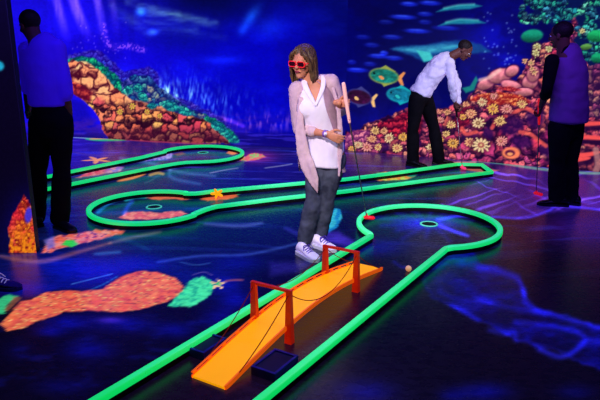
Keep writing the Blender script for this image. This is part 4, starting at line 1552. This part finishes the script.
tube(bm, [shl + V((0, 0, .02)), P(312, 79, YW + .02), shr + V((0, 0, .02))], [(.045, .035), (.055, .035), (.045, .035)], side=V((0, 1, 0)), n=12)
sl_ = remeshed(obj('cardigan_sleeves_and_fronts', bm, m_cardigan, w), .0075, 4, .004, 16, (1.4, 1.4, .7))
sl_.name = 'cardigan_front'
sl_.parent = cd
# hair
bm = bmesh.new()
ellipsoid(bm, hdc + RH @ V((0, -.026, .042)), (.089, .102, .090), RH, 24, 16)
rnd = random.Random(3)
for k in range(46):
    a = math.radians(-158 + 316 * k / 45)      # around the back of the head, 0 = back
    fx, fy = math.sin(a), -math.cos(a)
    if fy > .42:
        continue
    r0 = V((fx * .050, fy * .062 - .010, .100))
    r1 = V((fx * .084, fy * .096 - .012, .030))
    r2 = V((fx * .092, fy * .092 - .012, -.050))
    pA = hdc + RH @ r0
    pB = hdc + RH @ r1
    pC = hdc + RH @ r2
    ln = .095 + rnd.uniform(-.02, .02)
    pD = pC + V((fx * .0, 0, -ln * .55)) + RH @ V((fx * .006, fy * .004, 0))
    pE = pC + V((rnd.uniform(-.01, .01), 0, -ln)) + RH @ V((-fx * .006, -fy * .006, 0))
    tube(bm, [pA, pB, pC, pD, pE], [.014, .017, .016, .014, .006], n=8, sub=2)
tube(bm, [hdc + RH @ V((.005, .03, .115)), hdc + RH @ V((.05, .072, .075)), hdc + RH @ V((.078, .05, .02)), hdc + RH @ V((.084, .04, -.05)), hdc + RH @ V((.082, .03, -.12))], [.014, .017, .016, .015, .007], n=8)
tube(bm, [hdc + RH @ V((-.005, .03, .115)), hdc + RH @ V((-.05, .072, .075)), hdc + RH @ V((-.078, .05, .02)), hdc + RH @ V((-.084, .04, -.05)), hdc + RH @ V((-.08, .03, -.12))], [.014, .017, .016, .015, .007], n=8)
remeshed(obj('hair', bm, m_hair_w, w), .006, 2, .003, 50, (3, 3, .4))
# glasses
bm = bmesh.new()
for q in (-1, 1):
    pw = lambda v: math.copysign(abs(v) ** .55, v)
    cs = [hdc + RH @ V((q * .036 + .030 * pw(math.cos(t)), .108 - .008 * abs(math.cos(t)), .006 + .020 * pw(math.sin(t)))) for t in [2 * math.pi * i / 20 for i in range(21)]]
    tube(bm, cs, .0042, n=6, sub=1)
    tube(bm, [hdc + RH @ V((q * .062, .100, .008)), hdc + RH @ V((q * .080, .06, .008)), hdc + RH @ V((q * .086, -.005, .006))], .004, n=6)
tube(bm, [hdc + RH @ V((-.008, .106, .006)), hdc + RH @ V((.008, .106, .006))], .004, n=6, sub=1)
gl = obj('glasses', bm, m_glass, w)
for q in (-1, 1):
    bm = bmesh.new()
    ellipsoid(bm, hdc + RH @ V((q * .034, .106, .006)), (.029, .0018, .020), RH)
    l_ = obj('lens', bm, m_lens, w)
    l_.parent = gl
# watch
wd = (wrl - ell_).normalized()
bm = bmesh.new()
cw = wrl - wd * .012
tube(bm, [cw - wd * .012, cw + wd * .012], [.029, .029], n=18, sub=1, cap=False)
wt = obj('bracelet', bm, m_strap, w)
bm = bmesh.new()
box(bm, cw + V((-.004, -.030, .004)), (.024, .008, .024), frame((0, -1, 0)), .003)
o = obj('watch_face', bm, m_top, w)
o.parent = wt
for at, hd in ((G(303.5, 255.5), (.62, -.9)), (G(318, 247), (.80, -.72))):
    shoe(w, V((at.x, at.y, 0)), hd, .25, m_shoe_w, m_sole, m_lace)
hp = P(366.5, 217, 5.24)
putter(gtop, gend, V((hp.x, hp.y, max(hp.z - .02, .083))), m_grip_p, m_putter_red, 'putter with pale pink grip and red head held by the woman', (.95, -.3, 0), hl=.10)

# ---- the man in the white shirt, bent over his putt
YM = 7.92
p = empty('person', (1.63, YM, 0), 'man in white long-sleeved shirt and black trousers bending over his putter at the pink reef', 'person', 'men playing behind the woman')
pel = P(421, 93, YM)
wst = P(427, 82, YM)
che = P(438, 68, YM)
sho = P(446, 60, YM)
nck = P(452, 56, YM - .01)
hc = P(464.5, 50.5, YM - .03)
sM = V((.42, .9, 0))
fM = V((.9, -.42, 0))
RM = frame(V((.74, -.34, -.62)), V((.3, 0, 1)))
sN, sFr = sho + V((.015, -.14, -.03)), sho + V((.05, .15, -.03))
eN, eF = P(452, 84, YM - .16), P(457, 83, YM + .1)
wN, wF = P(455, 101, YM - .06), P(458, 103, YM + .02)
hN, hF = P(417, 99, YM - .07), P(425, 98, YM + .08)
kN, kF = P(413, 130, YM - .06), P(434, 128, YM + .08)
aN, aF = P(413, 158, YM - .02), P(439, 156, YM + .06)
bm = bmesh.new()
torso_into(bm, [pel - V((0, 0, .05)), pel, wst, che, sho, nck], [(.14, .10), (.16, .115), (.14, .105), (.17, .115), (.15, .085), (.055, .055)], sM)
tube(bm, [nck, hc + RM @ V((0, -.03, -.04))], [.058, .056], n=14, sub=1)
head_into(bm, hc, RM, 1.0)
arm_into(bm, sN, eN, wN)
arm_into(bm, sFr, eF, wF)
hand_into(bm, wN, (.12, 0, -1), (.9, .35, 0), (1, -.2, 0), (50, 70, 45), .6)
hand_into(bm, wF, (-.02, 0, -1), (-.2, -.95, 0), (1, 0, 0), (50, 70, 45), .6)
leg_into(bm, hN, kN, aN)
leg_into(bm, hF, kF, aF)
remeshed(obj('body', bm, m_skin_d, p), .0065, 3)
face_parts(p, hc, RM)
bm = bmesh.new()
tube(bm, [pel - V((0, 0, .06)), pel, pel.lerp(wst, .7)], [(.155, .12), (.165, .122), (.135, .10)], side=sM, n=20)
leg_into(bm, hN, kN, aN - V((0, 0, .03)), 1.0, .018, .026)
leg_into(bm, hF, kF, aF - V((0, 0, .03)), 1.0, .018, .026)
remeshed(obj('trousers', bm, m_black, p), .012, 4, .006, 10)
bm = bmesh.new()
tube(bm, [pel.lerp(wst, -.1), pel.lerp(wst, .45), wst, che, sho + V((-.01, 0, .005)), nck + V((-.01, 0, -.01))], [(.176, .138), (.174, .138), (.164, .130), (.185, .132), (.160, .098), (.068, .064)], side=sM, n=24, sub=4, capr=.02)
arm_into(bm, sN, eN, wN, 1.1, 1.0, .009)
arm_into(bm, sFr, eF, wF, 1.1, 1.0, .009)
remeshed(obj('shirt', bm, m_shirt_w, p), .010, 4, .016, 9, (1, 1, 1.4))
bm = bmesh.new()
ellipsoid(bm, hc + RM @ V((0, -.026, .042)), (.080, .094, .080), RM, 20, 14)
remeshed(obj('hair', bm, m_hair_d, p), .008, 1, .002, 60)
shoe(p, G(412, 166), (.8, -.6), .28, m_shoe_k, m_shoe_k, name='shoe')
shoe(p, G(438, 164), (.95, -.2), .28, m_shoe_k, m_shoe_k, name='shoe')
ph = G(462, 169, 0)
putter(P(455, 99, YM - .01), P(457, 117, YM - .01), V((ph.x, ph.y, .004)), m_grip_k, m_putter_pink, 'putter with glowing pink head under the bending man in white shirt', (.3, -.9, 0), hl=.11)
bm = bmesh.new()

# ---- the man in the lavender vest at the right
YR = 5.98
q_ = empty('person', (2.62, YR, 0), 'man in lavender vest over black sleeves, seen from behind, holding a red-gripped putter', 'person', 'men playing behind the woman')
fR = V((-.55, .83, 0))
sR = V((.83, .55, 0))
pel = P(567, 122, YR)
wst = P(568, 103, YR)
che = P(569, 74, YR)
sho = P(568, 57, YR)
nck = P(564, 48, YR)
hc = P(560.5, 35, YR + .01)
RR = frame(V((-.72, .62, -.18)), V((-.05, 0, 1)))
sl1, sr1 = P(552, 60, YR - .10), P(577, 61, YR + .16)
el1, er1 = P(547, 90, YR - .10), P(574, 92, YR + .27)
wl1, wr1 = P(541, 107, YR + .10), P(564, 108, YR + .36)
h1, h2 = P(560, 126, YR - .04), P(573, 126, YR + .07)
k1, k2 = P(557, 162, YR - .02), P(570, 162, YR + .07)
a1_, a2_ = P(557, 194, YR + .02), P(570, 194, YR + .06)
bm = bmesh.new()
torso_into(bm, [pel - V((0, 0, .06)), pel, wst, che, sho, nck], [(.14, .11), (.165, .13), (.16, .13), (.175, .13), (.16, .09), (.06, .06)], sR)
tube(bm, [nck - V((0, 0, .04)), hc + RR @ V((0, -.02, -.03))], [.062, .058], n=14, sub=1)
head_into(bm, hc, RR, 1.03)
arm_into(bm, sl1, el1, wl1, 1.08)
arm_into(bm, sr1, er1, wr1, 1.08)
hand_into(bm, wl1, P(539, 116, YR + .16) - wl1, (-.9, .3, 0), (0, 1, .5), (50, 70, 45), .6)
hand_into(bm, wr1, (-.3, .3, -.8), (-.8, .1, 0), (0, 1, 0), (25, 30, 20), .3)
leg_into(bm, h1, k1, a1_, 1.05)
leg_into(bm, h2, k2, a2_, 1.05)
remeshed(obj('body', bm, m_skin_d, q_), .0062, 3)
face_parts(q_, hc, RR, 1.03)
bm = bmesh.new()
tube(bm, [pel - V((0, 0, .07)), pel, pel.lerp(wst, .5)], [(.15, .12), (.165, .13), (.145, .12)], side=sR, n=20)
leg_into(bm, h1, k1, a1_ - V((0, 0, .02)), 1.08, .016, .030)
leg_into(bm, h2, k2, a2_ - V((0, 0, .02)), 1.08, .016, .030)
remeshed(obj('trousers', bm, m_black, q_), .011, 4, .006, 10)
bm = bmesh.new()
arm_into(bm, sl1 + V((0, 0, -.01)), el1, wl1, 1.12, .3, .012)
arm_into(bm, sr1 + V((0, 0, -.01)), er1, wr1, 1.12, .3, .012)
tube(bm, [P(568, 70, YR), sho, nck + V((0, 0, .0))], [(.13, .09), (.13, .07), (.066, .064)], side=sR, n=20)
remeshed(obj('sweater', bm, m_black, q_), .010, 4, .004, 10)
bm = bmesh.new()
tube(bm, [P(568, 121, YR), P(569, 112, YR), P(569, 96, YR), che, P(568, 62, YR), sho + V((0, 0, .025)), nck + V((0, 0, -.02))], [(.200, .172), (.198, .170), (.190, .164), (.192, .158), (.180, .132), (.142, .112), (.076, .076)], side=sR, n=26, sub=4, capr=.02)
remeshed(obj('vest', bm, m_vest, q_), .010, 4, .008, 7, (1, 1, 1.4))
bm = bmesh.new()
ellipsoid(bm, hc + RR @ V((0, -.024, .036)), (.084, .098, .086), RR, 20, 14)
remeshed(obj('hair', bm, m_hair_d, q_), .008, 1, .002, 60)
shoe(q_, G(560, 206), (-.95, .2), .29, m_shoe_k, m_shoe_k, name='shoe')
shoe(q_, G(572, 204.5), (-.75, .5), .29, m_shoe_k, m_shoe_k, name='shoe')
ph = G(536, 195, 0)
putter(P(539.5, 100, YR + .13), P(539, 124, YR + .17), V((ph.x, ph.y, .002)), m_putter_red, m_putter_red, 'putter with red grip and red head held by the man in lavender vest', (.5, -.8, 0), hl=.11)

# ---- the man beside the pillar
YL = 5.27
r_ = empty('person', (-2.12, YL, 0), 'man in blue T-shirt and black trousers standing with his back turned behind the dark pillar', 'person', 'men playing behind the woman')
sL = V((.96, -.25, 0))
pel = P(53, 122, YL)
wst = P(49, 102, YL)
che = P(45, 68, YL)
sho = P(41, 48, YL)
nck = P(36, 39, YL)
hc = P(29.5, 25, YL + .02)
RL = frame(V((-.80, .55, -.25)), V((-.1, 0, 1)))
s1, s2 = P(28, 51, YL + .05), P(57, 48, YL - .04)
e1, e2 = P(28, 88, YL + .14), P(66, 98, YL - .05)
w1, w2 = P(28, 110, YL + .30), P(70, 124, YL + .06)
h1, h2 = P(42, 124, YL + .04), P(60, 124, YL - .02)
k1, k2 = P(38, 172, YL + .05), P(62, 170, YL + .0)
a1_, a2_ = P(36, 214, YL + .10), P(60, 216, YL + .0)
bm = bmesh.new()
torso_into(bm, [pel - V((0, 0, .06)), pel, wst, che, sho, nck], [(.14, .10), (.165, .12), (.155, .115), (.175, .12), (.165, .085), (.06, .06)], sL)
tube(bm, [nck - V((0, 0, .04)), hc + RL @ V((0, -.02, -.03))], [.062, .058], n=14, sub=1)
head_into(bm, hc, RL, 1.0)
arm_into(bm, s1, e1, w1, 1.08)
arm_into(bm, s2, e2, w2, 1.08)
hand_into(bm, w1, (-.2, .6, -.3), (0, .3, -.8), (0, .6, .6), (25, 30, 20), .3)
hand_into(bm, w2, (-.3, .35, -.8), (-.8, .1, 0), (0, 1, 0), (20, 25, 20), .3)
leg_into(bm, h1, k1, a1_, 1.05)
leg_into(bm, h2, k2, a2_, 1.05)
remeshed(obj('body', bm, m_skin_d, r_), .0062, 3)
face_parts(r_, hc, RL)
bm = bmesh.new()
tube(bm, [pel - V((0, 0, .07)), pel, pel.lerp(wst, .7)], [(.155, .13), (.178, .14), (.165, .13)], side=sL, n=20)
leg_into(bm, h1, k1, a1_ - V((0, 0, .02)), 1.08, .016, .030)
leg_into(bm, h2, k2, a2_ - V((0, 0, .02)), 1.08, .016, .030)
remeshed(obj('trousers', bm, m_black, r_), .011, 4, .006, 10)
bm = bmesh.new()
tube(bm, [P(49, 104, YL), P(48, 94, YL), P(47, 80, YL), che, P(43, 55, YL), sho + V((-.01, 0, .035)), nck + V((0, 0, -.005))], [(.180, .145), (.178, .145), (.180, .145), (.192, .146), (.190, .126), (.160, .105), (.07, .07)], side=sL, n=26, sub=4, capr=.02)
arm_into(bm, s1, e1, w1, 1.15, 0, .022)
tube(bm, [s2, s2.lerp(e2, .4), s2.lerp(e2, .93)], [.075, .072, .066], n=14)
remeshed(obj('shirt', bm, m_shirt_b, r_), .010, 4, .008, 7, (1, 1, 1.3))
bm = bmesh.new()
ellipsoid(bm, hc + RL @ V((0, -.024, .036)), (.081, .095, .084), RL, 20, 14)
remeshed(obj('hair', bm, m_hair_d, r_), .008, 1, .002, 60)
shoe(r_, G(37, 225.5), (-.7, .7), .29, m_shoe_k, m_shoe_k, name='shoe')
shoe(r_, G(61, 228.5), (.45, -.35), .29, m_shoe_k, m_shoe_k, name='shoe')

# ---- sneaker of a bystander at the left edge
at = G(-8, 288)
sn_ = empty('sneaker', (at.x, at.y, 0), 'violet sneaker with pale laces on the floor at the left edge, before the pillar', 'shoe')
shoe(sn_, V((at.x, at.y, 0)), (.93, -.12), .29, m_shoe_p, m_shoe_p, m_top, name='upper')
